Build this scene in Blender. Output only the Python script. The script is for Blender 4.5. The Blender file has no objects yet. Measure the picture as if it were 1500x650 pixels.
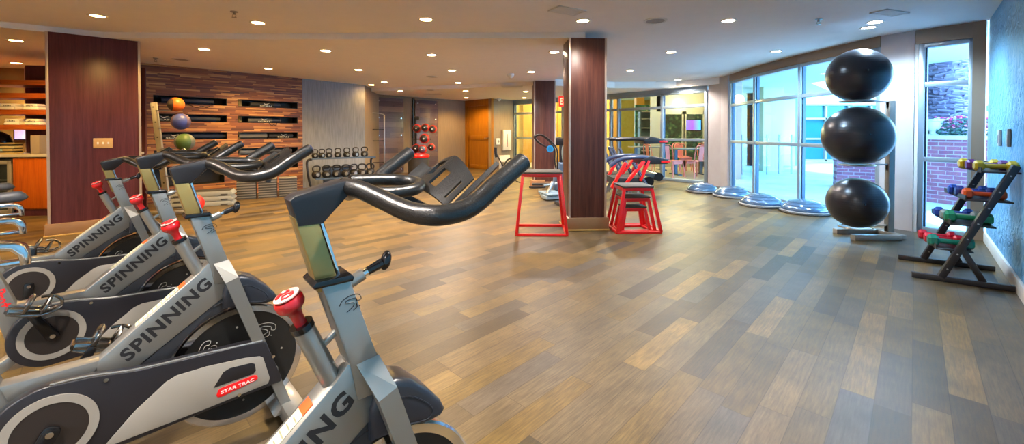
import bpy, bmesh, math, random
from mathutils import Matrix, Vector
random.seed(7)
C = bpy.context.scene.collection
sc = bpy.context.scene
PI = math.pi

# ------------------------------------------------------------ camera numbers
FOC = 610.0; EYE = 1.2; PITCH = math.radians(0.8)
PCX, PCY = 750.0, 194.0 + FOC*math.tan(PITCH)
def ray(px, py):
    x = (px-PCX)/FOC; z = -(py-PCY)/FOC
    return Vector((x, math.cos(PITCH)+z*math.sin(PITCH), -math.sin(PITCH)+z*math.cos(PITCH)))
def at_z(px, py, z=0.0):
    r = ray(px, py); t = (z-EYE)/r.z; return Vector((r.x*t, r.y*t, z))
def at_y(px, py, Y):
    r = ray(px, py); t = Y/r.y; return Vector((r.x*t, Y, EYE+r.z*t))
def at_wall(px, py, p0, p1):
    "distance along and height on the vertical plane p0-p1"
    d = Vector((p1[0]-p0[0], p1[1]-p0[1])).normalized(); n = Vector((d.y, -d.x))
    r = ray(px, py); t = (n.x*p0[0]+n.y*p0[1])/(n.x*r.x+n.y*r.y)
    q = r*t
    return ((q.x-p0[0])*d.x+(q.y-p0[1])*d.y, EYE+q.z)

# ------------------------------------------------------------ mesh builder
class MB:
    def __init__(s): s.bm = bmesh.new()
    def _xf(s, vs, M):
        if M is not None: bmesh.ops.transform(s.bm, matrix=M, verts=vs)
    def _bev(s, vs, b, seg=2):
        if b > 0:
            es = list({e for v in vs for e in v.link_edges})
            bmesh.ops.bevel(s.bm, geom=es, offset=b, segments=seg, profile=0.5, affect='EDGES', clamp_overlap=True)
    def box(s, c, d, bev=0.0, M=None, seg=2):
        r = bmesh.ops.create_cube(s.bm, size=1.0)['verts']
        T = Matrix.Translation(Vector(c)) @ Matrix.Diagonal((d[0], d[1], d[2], 1))
        s._xf(r, T if M is None else M @ T); s._bev(r, bev, seg); return s
    def box2(s, a, b, bev=0.0, M=None):
        return s.box([(a[i]+b[i])/2 for i in range(3)], [abs(b[i]-a[i]) for i in range(3)], bev, M)
    def bar(s, p0, p1, w, h, bev=0.0, up=(0,0,1)):
        "rectangular bar from p0 to p1, w across, h along up"
        p0, p1 = Vector(p0), Vector(p1); x = (p1-p0); L = x.length; x.normalize()
        u = Vector(up); y = u.cross(x)
        if y.length < 1e-4: y = Vector((0,1,0)).cross(x)
        y.normalize(); z = x.cross(y)
        M = Matrix((x, y, z)).transposed().to_4x4(); M.translation = (p0+p1)/2
        return s.box((0,0,0), (L, w, h), bev, M)
    def prism(s, pts, a, b, plane='xz', bev=0.0, M=None, seg=2):
        def mp(p, t):
            return {'xz': (p[0], t, p[1]), 'xy': (p[0], p[1], t), 'yz': (t, p[0], p[1])}[plane]
        v0 = [s.bm.verts.new(mp(p, a)) for p in pts]; v1 = [s.bm.verts.new(mp(p, b)) for p in pts]
        n = len(pts); fs = [s.bm.faces.new(v0), s.bm.faces.new(list(reversed(v1)))]
        for i in range(n): fs.append(s.bm.faces.new((v0[i], v1[i], v1[(i+1)%n], v0[(i+1)%n])))
        bmesh.ops.recalc_face_normals(s.bm, faces=fs)
        if M is not None: s._xf(v0+v1, M)
        if bev > 0:
            es = list({e for f in fs[:2] for e in f.edges})
            bmesh.ops.bevel(s.bm, geom=es, offset=bev, segments=seg, profile=0.5, affect='EDGES', clamp_overlap=True)
        return s
    def cyl(s, p0, p1, r0, r1=None, seg=20, cap=True):
        p0, p1 = Vector(p0), Vector(p1); r1 = r0 if r1 is None else r1
        ax = p1-p0; q = Vector((0,0,1)).rotation_difference(ax).to_matrix().to_4x4()
        M = Matrix.Translation((p0+p1)/2) @ q
        bmesh.ops.create_cone(s.bm, cap_ends=cap, segments=seg, radius1=r0, radius2=r1, depth=ax.length, matrix=M)
        return s
    def ball(s, c, r, sc_=(1,1,1), seg=24, M=None):
        T = Matrix.Translation(Vector(c)) @ Matrix.Diagonal((sc_[0]*r, sc_[1]*r, sc_[2]*r, 1))
        bmesh.ops.create_uvsphere(s.bm, u_segments=seg, v_segments=seg//2, radius=1, matrix=T if M is None else M @ T)
        return s
    def lathe(s, prof, M=None, seg=28):
        rings = []
        for r, z in prof:
            if r < 1e-6: rings.append([s.bm.verts.new((0,0,z))])
            else: rings.append([s.bm.verts.new((r*math.cos(2*PI*i/seg), r*math.sin(2*PI*i/seg), z)) for i in range(seg)])
        fs = []
        for a, b in zip(rings, rings[1:]):
            if len(a) == 1 and len(b) == 1: continue
            for i in range(seg):
                j = (i+1) % seg
                if len(a) == 1: fs.append(s.bm.faces.new((a[0], b[i], b[j])))
                elif len(b) == 1: fs.append(s.bm.faces.new((a[i], b[0], a[j])))
                else: fs.append(s.bm.faces.new((a[i], b[i], b[j], a[j])))
        bmesh.ops.recalc_face_normals(s.bm, faces=fs)
        s._xf([v for r in rings for v in r], M); return s
    def tube(s, pts, r, seg=12, closed=False, smooth=6, cap=True, flat=1.0, up=(0,0,1)):
        P = [Vector(p) for p in pts]
        R = list(r) if isinstance(r, (list, tuple)) else [r]*len(P)
        if smooth > 1:
            Q, RR = [], []; n = len(P)
            rng = range(n) if closed else range(n-1)
            for i in rng:
                if closed: a, b, c_, d = P[i-1], P[i], P[(i+1)%n], P[(i+2)%n]
                else: a, b, c_, d = P[max(i-1,0)], P[i], P[i+1], P[min(i+2,n-1)]
                for k in range(smooth):
                    t = k/smooth
                    Q.append(0.5*((2*b)+(c_-a)*t+(2*a-5*b+4*c_-d)*t*t+(3*b-a-3*c_+d)*t**3))
                    RR.append(R[i]*(1-t)+R[(i+1)%n]*t)
            if not closed: Q.append(P[-1]); RR.append(R[-1])
            P, R = Q, RR
        n = len(P); rings = []; u = None
        for i in range(n):
            if closed: t = P[(i+1)%n]-P[i-1]
            else: t = P[min(i+1,n-1)]-P[max(i-1,0)]
            t.normalize()
            if u is None:
                u = Vector(up)-t*t.dot(Vector(up))
                if u.length < 1e-3: u = Vector((1,0,0))-t*t.x
            else: u = u-t*t.dot(u)
            u.normalize(); v = t.cross(u)
            rings.append([s.bm.verts.new(P[i]+(u*math.cos(2*PI*k/seg)*flat+v*math.sin(2*PI*k/seg))*R[i]) for k in range(seg)])
        fs = []
        for i in range(n if closed else n-1):
            a, b = rings[i], rings[(i+1)%n]
            for k in range(seg): fs.append(s.bm.faces.new((a[k], a[(k+1)%seg], b[(k+1)%seg], b[k])))
        if cap and not closed:
            fs.append(s.bm.faces.new(list(reversed(rings[0])))); fs.append(s.bm.faces.new(rings[-1]))
        bmesh.ops.recalc_face_normals(s.bm, faces=fs)
        return s
    def grid(s, fn, nu, nv, thick=0.0):
        "surface from fn(u,v) in 0..1, optionally thickened"
        V = [[s.bm.verts.new(fn(i/nu, j/nv)) for j in range(nv+1)] for i in range(nu+1)]
        fs = [s.bm.faces.new((V[i][j], V[i+1][j], V[i+1][j+1], V[i][j+1])) for i in range(nu) for j in range(nv)]
        if thick:
            bmesh.ops.recalc_face_normals(s.bm, faces=fs)
            bmesh.ops.solidify(s.bm, geom=fs, thickness=thick)
        return s
    def text(s, body, height, width=None, depth=0.001, M=None, bold=0.0, shear=0.0, space=1.0):
        "lettering centred on the origin in the xy plane, scaled to the given cap height and total width"
        cu = bpy.data.curves.new('lettering', 'FONT'); cu.body = body; cu.size = 1.0; cu.offset = bold
        cu.shear = shear; cu.space_character = space; cu.resolution_u = 3; cu.align_x = 'LEFT'
        ob = bpy.data.objects.new('lettering', cu); C.objects.link(ob)
        dg = bpy.context.evaluated_depsgraph_get(); dg.update()
        me = bpy.data.meshes.new_from_object(ob.evaluated_get(dg))
        xs = [v.co.x for v in me.vertices]; ys = [v.co.y for v in me.vertices]
        w, h = max(xs)-min(xs), max(ys)-min(ys); ky = height/h; kx = ky if width is None else width/w
        T = Matrix.Diagonal((kx, ky, 1, 1)) @ Matrix.Translation((-(max(xs)+min(xs))/2, -(max(ys)+min(ys))/2, 0))
        me.transform(T if M is None else M @ T)
        s.bm.from_mesh(me)
        bpy.data.objects.remove(ob); bpy.data.curves.remove(cu); bpy.data.meshes.remove(me)
        return s
    def build(s, name, mat, parent=None, loc=None, rot=None, angle=35, smooth=True):
        me = bpy.data.meshes.new(name); s.bm.to_mesh(me); s.bm.free()
        for p in me.polygons: p.use_smooth = smooth
        if smooth: me.set_sharp_from_angle(angle=math.radians(angle))
        if mat is not None:
            for m in (mat if isinstance(mat, (list, tuple)) else [mat]): me.materials.append(m)
        o = bpy.data.objects.new(name, me); C.objects.link(o)
        if parent is not None: o.parent = parent
        if loc is not None: o.location = loc
        if rot is not None: o.rotation_euler = rot
        return o

def tag(o, label=None, cat=None, group=None, kind=None):
    if label: o['label'] = label
    if cat: o['category'] = cat
    if group: o['group'] = group
    if kind: o['kind'] = kind
    return o
def empty(name, loc=(0,0,0), rz=0.0, label=None, cat=None, group=None):
    o = bpy.data.objects.new(name, None); C.objects.link(o); o.empty_display_size = 0.1
    o.location = loc; o.rotation_euler = (0, 0, rz)
    return tag(o, label, cat, group)
def struct(o): o['kind'] = 'structure'; return o
def copy_tree(o, parent=None):
    kids = list(o.children)
    c = o.copy(); C.objects.link(c)
    if parent is not None: c.parent = parent
    for k in kids: copy_tree(k, c)
    return c

# ------------------------------------------------------------ materials
def lin(h):
    h = h.lstrip('#'); r = []
    for i in (0, 2, 4):
        c = int(h[i:i+2], 16)/255; r.append(c/12.92 if c <= .04045 else ((c+.055)/1.055)**2.4)
    return (r[0], r[1], r[2], 1)
def mat(name, col, rough=.5, metal=0.0, coat=0.0, emit=None, estr=0.0, bump=0.0, bscale=200, spec=None):
    m = bpy.data.materials.new(name); m.use_nodes = True; nt = m.node_tree; b = nt.nodes['Principled BSDF']
    b.inputs['Base Color'].default_value = lin(col); b.inputs['Roughness'].default_value = rough
    b.inputs['Metallic'].default_value = metal
    if coat: b.inputs['Coat Weight'].default_value = coat; b.inputs['Coat Roughness'].default_value = .12
    if spec is not None: b.inputs['Specular IOR Level'].default_value = spec
    if emit: b.inputs['Emission Color'].default_value = lin(emit); b.inputs['Emission Strength'].default_value = estr
    tc = nt.nodes.new('ShaderNodeTexCoord'); n = nt.nodes.new('ShaderNodeTexNoise'); n.inputs['Scale'].default_value = bscale if bump else 5.0
    nt.links.new(tc.outputs['Object'], n.inputs['Vector'])
    if bump:
        bp = nt.nodes.new('ShaderNodeBump'); bp.inputs['Strength'].default_value = bump; bp.inputs['Distance'].default_value = .002
        nt.links.new(n.outputs['Fac'], bp.inputs['Height']); nt.links.new(bp.outputs['Normal'], b.inputs['Normal'])
    else:
        mr = nt.nodes.new('ShaderNodeMapRange'); mr.inputs['To Min'].default_value = max(0, rough-.03); mr.inputs['To Max'].default_value = min(1, rough+.03)
        nt.links.new(n.outputs['Fac'], mr.inputs['Value']); nt.links.new(mr.outputs['Result'], b.inputs['Roughness'])
    return m
class NT:
    def __init__(s, name, rough=.5):
        s.m = bpy.data.materials.new(name); s.m.use_nodes = True; s.t = s.m.node_tree; s.b = s.t.nodes['Principled BSDF']
        s.b.inputs['Roughness'].default_value = rough
    def n(s, typ, **kw):
        x = s.t.nodes.new('ShaderNode'+typ)
        for k, v in kw.items():
            if k.startswith('i_'): x.inputs[k[2:].replace('_', ' ')].default_value = v
            else: setattr(x, k, v)
        return x
    def l(s, a, b): s.t.links.new(a, b)
    def math(s, op, a, b=None, c=None):
        x = s.n('Math', operation=op)
        for i, v in enumerate((a, b, c)):
            if v is None: continue
            if hasattr(v, 'default_value') or hasattr(v, 'links'): s.l(v, x.inputs[i])
            else: x.inputs[i].default_value = v
        return x.outputs[0]
    def ramp(s, fac, stops, interp='LINEAR'):
        r = s.n('ValToRGB'); r.color_ramp.interpolation = interp; e = r.color_ramp.elements
        while len(e) < len(stops): e.new(.5)
        for i, (p, c) in enumerate(stops): e[i].position = p; e[i].color = lin(c)
        s.l(fac, r.inputs['Fac']); return r.outputs['Color']
    def mix(s, fac, a, b, mode='MIX'):
        x = s.n('Mix', data_type='RGBA', blend_type=mode)
        for sock, v in ((x.inputs['Factor'], fac), (x.inputs[6], a), (x.inputs[7], b)):
            if hasattr(v, 'links'): s.l(v, sock)
            else: sock.default_value = v
        return x.outputs[2]

def boards(name, u_dir, width, length, stops, gap=.004, grain=.35, rough=.4, gapdark=.45, plane='xy', len_jit=.4, coat=0.0, gs=(3.0, 60.0), bump=.15, spec=None):
    "planks laid along a direction; each board gets its own tone"
    k = NT(name, rough)
    tc = k.n('TexCoord'); sp = k.n('SeparateXYZ'); k.l(tc.outputs['Object'], sp.inputs[0])
    X = sp.outputs['X']; Y = sp.outputs['Y'] if plane == 'xy' else sp.outputs['Z']
    ca, sa = u_dir
    v = k.math('ADD', k.math('MULTIPLY', X, ca), k.math('MULTIPLY', Y, sa))
    u = k.math('SUBTRACT', k.math('MULTIPLY', X, sa), k.math('MULTIPLY', Y, ca))
    us = k.math('DIVIDE', u, width); row = k.math('FLOOR', us); uf = k.math('SUBTRACT', us, row)
    wn = k.n('TexWhiteNoise', noise_dimensions='1D'); k.l(row, wn.inputs['W'])
    rr = wn.outputs['Value']
    lf = k.math('ADD', k.math('MULTIPLY', rr, length*len_jit), length*(1-len_jit/2))
    vs = k.math('ADD', k.math('DIVIDE', v, lf), k.math('MULTIPLY', rr, 37.3))
    # irregular board ends: push every other cut
    ci = k.math('FLOOR', vs); vf = k.math('SUBTRACT', vs, ci)
    w2 = k.n('TexWhiteNoise', noise_dimensions='2D'); cb = k.n('CombineXYZ'); k.l(row, cb.inputs[0]); k.l(ci, cb.inputs[1]); k.l(cb.outputs[0], w2.inputs['Vector'])
    col = k.ramp(w2.outputs['Value'], stops)
    nv = k.n('CombineXYZ'); k.l(k.math('MULTIPLY', v, gs[0]), nv.inputs[0]); k.l(k.math('MULTIPLY', u, gs[1]), nv.inputs[1]); k.l(k.math('MULTIPLY', w2.outputs['Value'], 50), nv.inputs[2])
    no = k.n('TexNoise', i_Scale=1.0, i_Detail=6.0, i_Roughness=.65); k.l(nv.outputs[0], no.inputs['Vector'])
    nb = k.n('TexNoise', i_Scale=5.0, i_Detail=3.0); k.l(tc.outputs['Object'], nb.inputs['Vector'])
    g1 = k.math('MULTIPLY_ADD', no.outputs['Fac'], grain*2.4, 1-grain*1.2)
    g2 = k.math('MULTIPLY_ADD', nb.outputs['Fac'], grain*1.1, 1-grain*.55)
    g = k.math('MULTIPLY', g1, g2)
    du = k.math('MULTIPLY', k.math('MINIMUM', uf, k.math('SUBTRACT', 1.0, uf)), width)
    dv = k.math('MULTIPLY', k.math('MINIMUM', vf, k.math('SUBTRACT', 1.0, vf)), lf)
    d = k.math('MINIMUM', du, dv)
    e = k.n('MapRange', clamp=True); k.l(d, e.inputs['Value']); e.inputs['From Min'].default_value = gap*.3; e.inputs['From Max'].default_value = gap
    e.inputs['To Min'].default_value = gapdark; e.inputs['To Max'].default_value = 1.0
    f = k.math('MULTIPLY', g, e.outputs[0])
    vec = k.n('VectorMath', operation='SCALE'); k.l(col, vec.inputs[0]); k.l(f, vec.inputs['Scale'])
    k.l(vec.outputs[0], k.b.inputs['Base Color'])
    bp = k.n('Bump', i_Strength=bump, i_Distance=.002); k.l(f, bp.inputs['Height']); k.l(bp.outputs[0], k.b.inputs['Normal'])
    rg = k.math('MULTIPLY_ADD', no.outputs['Fac'], .25, rough-.12); k.l(rg, k.b.inputs['Roughness'])
    if coat: k.b.inputs['Coat Weight'].default_value = coat
    if spec is not None: k.b.inputs['Specular IOR Level'].default_value = spec
    return k.m

def veneer(name, a, b, c_, rough=.35, vertical=True, scale=1.0, coat=.3):
    k = NT(name, rough); tc = k.n('TexCoord'); mp = k.n('Mapping')
    mp.inputs['Scale'].default_value = (26*scale, 26*scale, 1.1*scale) if vertical else (1.5*scale, 26*scale, 26*scale)
    k.l(tc.outputs['Object'], mp.inputs[0])
    n1 = k.n('TexNoise', i_Scale=1.0, i_Detail=8.0, i_Roughness=.65, i_Distortion=.6); k.l(mp.outputs[0], n1.inputs['Vector'])
    n2 = k.n('TexNoise', i_Scale=6.0, i_Detail=4.0); k.l(mp.outputs[0], n2.inputs['Vector'])
    f = k.math('ADD', k.math('MULTIPLY', n1.outputs['Fac'], .75), k.math('MULTIPLY', n2.outputs['Fac'], .25))
    k.l(k.ramp(f, [(.3, a), (.5, b), (.72, c_)]), k.b.inputs['Base Color'])
    k.b.inputs['Coat Weight'].default_value = coat*.5; k.b.inputs['Coat Roughness'].default_value = .4; k.b.inputs['Specular IOR Level'].default_value = .3
    return k.m

def bricks(name, c1, c2, mortar, w=.2, h=.07):
    k = NT(name, .85); tc = k.n('TexCoord'); sp = k.n('SeparateXYZ'); k.l(tc.outputs['Object'], sp.inputs[0])
    cb = k.n('CombineXYZ'); k.l(sp.outputs['X'], cb.inputs[0]); k.l(sp.outputs['Z'], cb.inputs[1])
    br = k.n('TexBrick', i_Scale=1.0); br.inputs['Color1'].default_value = lin(c1); br.inputs['Color2'].default_value = lin(c2)
    br.inputs['Mortar'].default_value = lin(mortar); br.inputs['Mortar Size'].default_value = .007
    br.inputs['Brick Width'].default_value = w; br.inputs['Row Height'].default_value = h
    k.l(cb.outputs[0], br.inputs['Vector'])
    n = k.n('TexNoise', i_Scale=14.0, i_Detail=4.0); k.l(tc.outputs['Object'], n.inputs['Vector'])
    k.l(k.mix(.35, br.outputs['Color'], n.outputs['Color'], 'OVERLAY'), k.b.inputs['Base Color'])
    return k.m

def plaster(name, c1, c2, rough=.8, scale=6.0, bump=.3, bs=40, stretch=(1,1,1)):
    k = NT(name, rough); tc = k.n('TexCoord'); mp = k.n('Mapping'); mp.inputs['Scale'].default_value = stretch; k.l(tc.outputs['Object'], mp.inputs[0])
    n = k.n('TexNoise', i_Scale=scale, i_Detail=6.0); k.l(mp.outputs[0], n.inputs['Vector'])
    k.l(k.ramp(n.outputs['Fac'], [(.3, c1), (.7, c2)]), k.b.inputs['Base Color'])
    n2 = k.n('TexNoise', i_Scale=bs, i_Detail=4.0, i_Distortion=1.5); k.l(mp.outputs[0], n2.inputs['Vector'])
    bp = k.n('Bump', i_Strength=bump, i_Distance=.035 if bump >= 1 else .01); k.l(n2.outputs['Fac'], bp.inputs['Height']); k.l(bp.outputs[0], k.b.inputs['Normal'])
    return k.m
def glass(name, tint='#F4FFFF'):
    m = bpy.data.materials.new(name); m.use_nodes = True; t = m.node_tree; t.nodes.clear()
    o = t.nodes.new('ShaderNodeOutputMaterial'); mx = t.nodes.new('ShaderNodeMixShader'); f = t.nodes.new('ShaderNodeLayerWeight')
    tr = t.nodes.new('ShaderNodeBsdfTransparent'); gl = t.nodes.new('ShaderNodeBsdfGlossy'); p = t.nodes.new('ShaderNodeMath'); q = t.nodes.new('ShaderNodeMath')
    f.inputs['Blend'].default_value = .5; p.operation = 'POWER'; p.inputs[1].default_value = 5; q.operation = 'MULTIPLY_ADD'; q.inputs[1].default_value = .6; q.inputs[2].default_value = .03
    t.links.new(f.outputs['Facing'], p.inputs[0]); t.links.new(p.outputs[0], q.inputs[0])
    tr.inputs['Color'].default_value = lin(tint); gl.inputs['Roughness'].default_value = .01
    t.links.new(q.outputs[0], mx.inputs[0]); t.links.new(tr.outputs[0], mx.inputs[1]); t.links.new(gl.outputs[0], mx.inputs[2]); t.links.new(mx.outputs[0], o.inputs[0])
    return m

A44 = math.radians(44.1)
M_floor = boards('plank_floor', (math.sin(A44), math.cos(A44)), .121, .75,
    [(0,'#362D1D'),(.12,'#4B3D27'),(.30,'#604D27'),(.42,'#4D453C'),(.55,'#63502B'),(.70,'#554937'),(.85,'#755E34'),(1,'#3D3731')], gap=.0024, grain=.85, rough=.42, gapdark=.55, len_jit=.5, coat=.0, gs=(9., 110.), spec=.35)
M_ceil = plaster('ceiling_paint', '#F5F2ED', '#F8F5F0', rough=.9, bump=.05)
M_bluewall = plaster('textured_blue_wallcovering', '#4F9AD0', '#72B4E0', rough=.3, scale=3, bump=1.0, bs=9)
M_grey = plaster('grey_linen_wallcovering', '#7C8088', '#9499A0', rough=.8, scale=5, bump=.3, bs=120, stretch=(6,6,.6))
M_taupe = plaster('taupe_wallcovering', '#8A7B6A', '#968672', rough=.8, scale=4, bump=.2, bs=90, stretch=(6,6,.6))
M_lilac = plaster('pale_painted_wall', '#B8B0AE', '#BEB8B6', rough=.8, bump=.05)
M_bronze = mat('bronze_trim', '#8A7662', .45, .25)
M_base = mat('tan_baseboard', '#8E6C48', .4)
M_alum = mat('window_frame_metal', '#9DAFBC', .35, .5)
M_alumd = mat('window_frame_dark', '#3A5068', .4, .5)
M_glass = glass('window_glass')
M_column = veneer('dark_walnut_veneer', '#3A2220', '#57342C', '#704638', coat=.35)
M_columnr = veneer('reddish_walnut_veneer', '#3E1E24', '#562A30', '#68383C', coat=.3)
M_strip = mat('pale_edge_strip', '#C8BBAE', .35, .5)
M_orange = veneer('orange_cherry_veneer', '#8E3D0E', '#B5560F', '#CC6E1C', coat=.3)
M_shelfw = veneer('cherry_shelf_veneer', '#7A2E10', '#A9531A', '#BF6A24', vertical=False)
M_doorw = veneer('door_oak_veneer', '#85550F', '#A26A14', '#B87C20', coat=.2)
M_niche = boards('reclaimed_wood_strips', (1, 0), .024, .34,
    [(0,'#54302C'),(.2,'#77462F'),(.4,'#8E5634'),(.55,'#6A3E34'),(.75,'#A87040'),(.92,'#C09058'),(1,'#7A4A3A')], gap=.0015, grain=.25, rough=.55, gapdark=.6, plane='xz', gs=(6., 60.), bump=.4)
M_woodpan = boards('grey_wood_panel', (1, 0), .15, 1.1,
    [(0,'#554A52'),(.5,'#70626A'),(1,'#806A66')], gap=.002, grain=.25, rough=.3, gapdark=.6, plane='xz', gs=(3., 60.))
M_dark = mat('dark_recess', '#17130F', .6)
M_black = mat('black_plastic', '#1C1B1E', .38)
M_blackr = mat('black_rubber', '#1E1E20', .6, bump=.15, bscale=300)
M_blacks = mat('glossy_black', '#121214', .18)
M_grip = mat('black_urethane_grip', '#181818', .3, bump=.35, bscale=260)
M_silver = mat('silver_paint', '#8F8F8B', .34, .72, coat=.3)
M_silverl = mat('light_silver_paint', '#98938A', .4, .3, coat=.3)
M_chrome = mat('chrome', '#D9DBE0', .12, 1.0)
M_gold = mat('warm_anodised_post', '#9C8650', .28, .6)
M_red = mat('red_paint', '#DD1216', .32, coat=.5)
M_redp = mat('red_plastic', '#B31218', .25, coat=.4)
M_fly = mat('dark_flywheel', '#2C2B29', .42, .5)
M_white = mat('white_plastic', '#E4E2DC', .45)
M_letter = mat('black_lettering', '#17171A', .5)
M_wlet = mat('white_lettering', '#D8D8D2', .5)
M_paper = mat('printed_label_paper', '#B9B79C', .7)
M_orangep = mat('orange_plastic', '#E0501A', .35)
M_steel = mat('brushed_steel', '#A8A6A2', .3, .9)
M_mirror = mat('mirror_glass', '#CFC3A0', .02, 1.0)
# ============================================================ spin bike (x forward, y left, z up; z=0 floor)
RX = Matrix.Rotation(PI/2, 4, 'X')
def side(s, z, w, ang=0.0):
    "matrix: lettering plane -> right-hand side of the bike, offset w, turned ang in that side plane"
    return Matrix.Translation((s, -w, z)) @ RX @ Matrix.Rotation(ang, 4, 'Z')
def make_bike():
    R = empty('spin_bike')
    # --- frame
    f = MB()
    # wide flat down tube carrying the lettering
    dt = [(-.425,.405),(-.400,.448),(-.130,.676),(-.105,.705),(-.060,.705),(-.044,.640),(-.058,.560),(-.330,.372),(-.345,.372)]
    f.prism(dt, -.03, .03, bev=.006)
    # head tube
    f.prism([(-.158,.886),(-.099,.886),(-.036,.690),(-.036,.62),(-.085,.62),(-.100,.70)], -.033, .033, bev=.004)
    # rail to the rear and lower rear structure
    f.prism([(-.40,.448),(-.40,.395),(-.66,.395),(-.66,.448)], -.03, .03, bev=.005)
    f.prism([(-.345,.372),(-.425,.410),(-.50,.36),(-.50,.30)], -.028, .028, bev=.004)
    # seat tube
    f.prism([(-.545,.22),(-.600,.420),(-.710,.765),(-.785,.765),(-.66,.380),(-.625,.22)], -.038, .038, bev=.006)
    # rear down strut to the stabiliser
    f.prism([(-.60,.25),(-.53,.25),(-.80,.05),(-.88,.05)], -.03, .03, bev=.005)
    f.prism([(-.56,.24),(-.46,.22),(-.46,.34),(-.56,.34)], -.045, .045, bev=.006)
    # strut from knob tube to head tube
    f.bar((-.155,0,.745), (-.098,0,.785), .012, .012, .002)
    f.build('frame', M_silver, R)
    MB().cyl((-.121,0,.650), (-.183,0,.795), .021, seg=24).build('knob_tube', M_silver, R)
    MB().lathe([(0,0),(.023,0),(.023,.012),(.0,.012)], Matrix.Translation((-.184,0,.797)) @ Matrix.Rotation(-.40,4,'Y')).build('tube_collar', M_blacks, R)
    kn = MB().lathe([(0,0),(.012,0),(.012,.022),(.016,.034),(.025,.042),(.028,.048),(.028,.060),(.025,.065),(0,.067)],
        Matrix.Translation((-.1885,0,.808)) @ Matrix.Rotation(-.40,4,'Y'), seg=32)
    kn = kn.build('resistance_knob', M_redp, R)
    ki = MB().lathe([(0,0),(.025,0),(.025,.0025),(0,.003)], Matrix.Translation((-.2145,0,.8712)) @ Matrix.Rotation(-.40,4,'Y')).build('knob_cap', mat('pale_knob_cap','#D9A39A',.4), kn)
    K = Matrix.Translation((-.2160,0,.8752)) @ Matrix.Rotation(-.40,4,'Y')
    km = MB(); km.tube([(-.018,.004,0),(-.006,.014,0),(.008,.010,0),(.0,.0,0),(.012,-.006,0),(.004,-.014,0),(-.010,-.010,0),(-.004,-.002,0)], .003, seg=6, smooth=3)
    bmesh.ops.transform(km.bm, matrix=K, verts=km.bm.verts); km.build('knob_emblem', M_red, kn)
    # warning label on the upper face of the down tube
    dd = Vector((.270,0,.228)).normalized(); nn = Vector((-dd.z,0,dd.x))
    def strip(a, b, w, lift, m, name, parent=R):
        p0 = Vector((-.400,0,.448))+dd*a+nn*lift; p1 = Vector((-.400,0,.448))+dd*b+nn*lift
        return MB().bar(p0, p1, w, .001, up=nn).build(name, m, parent)
    lb = strip(.12, .275, .034, .0008, M_paper, 'warning_label')
    strip(.275, .300, .034, .0009, M_orangep, 'label_header', lb)
    t = MB()
    for i in range(9):
        p = Vector((-.400,0,.448))+dd*(.132+i*.016)+nn*.0016
        t.bar(p+Vector((0,-.014,0)), p+Vector((0,.014-.004*(i%3),0)), .003, .0004, up=nn)
    t.build('label_print', mat('grey_print','#77775E',.7), lb)
    # lettering
    MB().text('SPINNING', .046, .318, M=side(-.222,.536,.0306,math.radians(40.5)), bold=.038, shear=.10, space=1.12).build('frame_lettering', M_letter, R)
    st = MB().text('SPINNER', .040, .20, M=side(-.700,.640,.0386,math.radians(-72)), bold=.02, shear=.1).build('seat_tube_lettering', M_letter, R)
    MB().text('Pro+', .040, .085, M=side(-.648,.487,.0386,math.radians(-72)), bold=.02, shear=.1).build('red_lettering', M_red, R)
    # rider emblem on the head tube
    def rider(mb, M, sc_, r):
        P = [(-1,-.2),(-.85,.3),(-.3,.75),(.35,.95),(.75,.85),(.95,.5),(.6,.35),(.35,.6),(-.35,.35),(-.5,.05),(.25,.15),(.35,-.2),(-.15,-.8)]
        mb.tube([M @ Vector((x*sc_, y*sc_, 0)) for x, y in P], r, seg=5, smooth=4)
        mb.tube([M @ Vector((x*sc_, y*sc_, 0)) for x, y in [(.55,.1),(.75,-.25),(.45,-.6)]], r, seg=5, smooth=3)
        mb.ball(M @ Vector((.98*sc_, -.15*sc_, 0)), r*1.5, seg=8)
    e = MB(); rider(e, side(-.100,.835,.0335,-.25), .022, .0010); e.build('rider_emblem', M_letter, R)
    # collar, post, stem
    MB().prism([(-.172,.884),(-.176,.892),(-.168,.899),(-.098,.899),(-.092,.892),(-.095,.884)], -.040, .040, bev=.004).build('post_collar', M_blacks, R)
    post = MB().prism([(-.160,.87),(-.116,.87),(-.162,1.03),(-.205,1.03)], -.024, .024, bev=.004).build('handlebar_post', M_gold, R)
    MB().prism([(-.113,.87),(-.107,.87),(-.152,1.03),(-.160,1.03)], -.018, .018, bev=.002).build('post_face', M_chrome, post)
    stem = MB()
    stem.prism([(-.198,1.012),(-.151,1.012),(-.102,1.062),(-.080,1.078),(-.090,1.096),(-.112,1.098),(-.205,1.074),(-.214,1.066),(-.212,1.060)], -.027, .027, bev=.006)
    stem.build('handlebar_stem', M_black, R)
    # handlebar: two swept horns, cross bar and inner loop
    def horn(sg):
        P = [(-.100,-.0,1.082),(-.082,.05,1.078),(-.055,.105,1.060),(-.030,.17,1.043),(.000,.22,1.040),(.040,.243,1.046),(.075,.252,1.061),(.118,.258,1.093),(.190,.262,1.139)]
        return [(x, -sg*y, z) for x, y, z in P]
    hb = MB()
    for sg in (1, -1): hb.tube(horn(sg), [.019,.0195,.020,.0205,.021,.021,.020,.020,.0195], seg=18, smooth=6)
    hb.tube([(-.070,-.052,1.072),(-.01,-.050,1.066),(.045,-.044,1.068),(.072,-.018,1.074),(.072,.018,1.078),(.045,.044,1.082),(-.01,.050,1.086),(-.070,.052,1.088)], .0145, seg=14, smooth=6)
    hb = hb.build('handlebar', M_grip, R, angle=60)
    g = MB()
    for sg in (1, -1):
        P = horn(sg); a, b = Vector(P[-1]), (Vector(P[-1])-Vector(P[-2])).normalized()
        g.cyl(a, a+b*.005, .0185, .013, seg=18)
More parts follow.
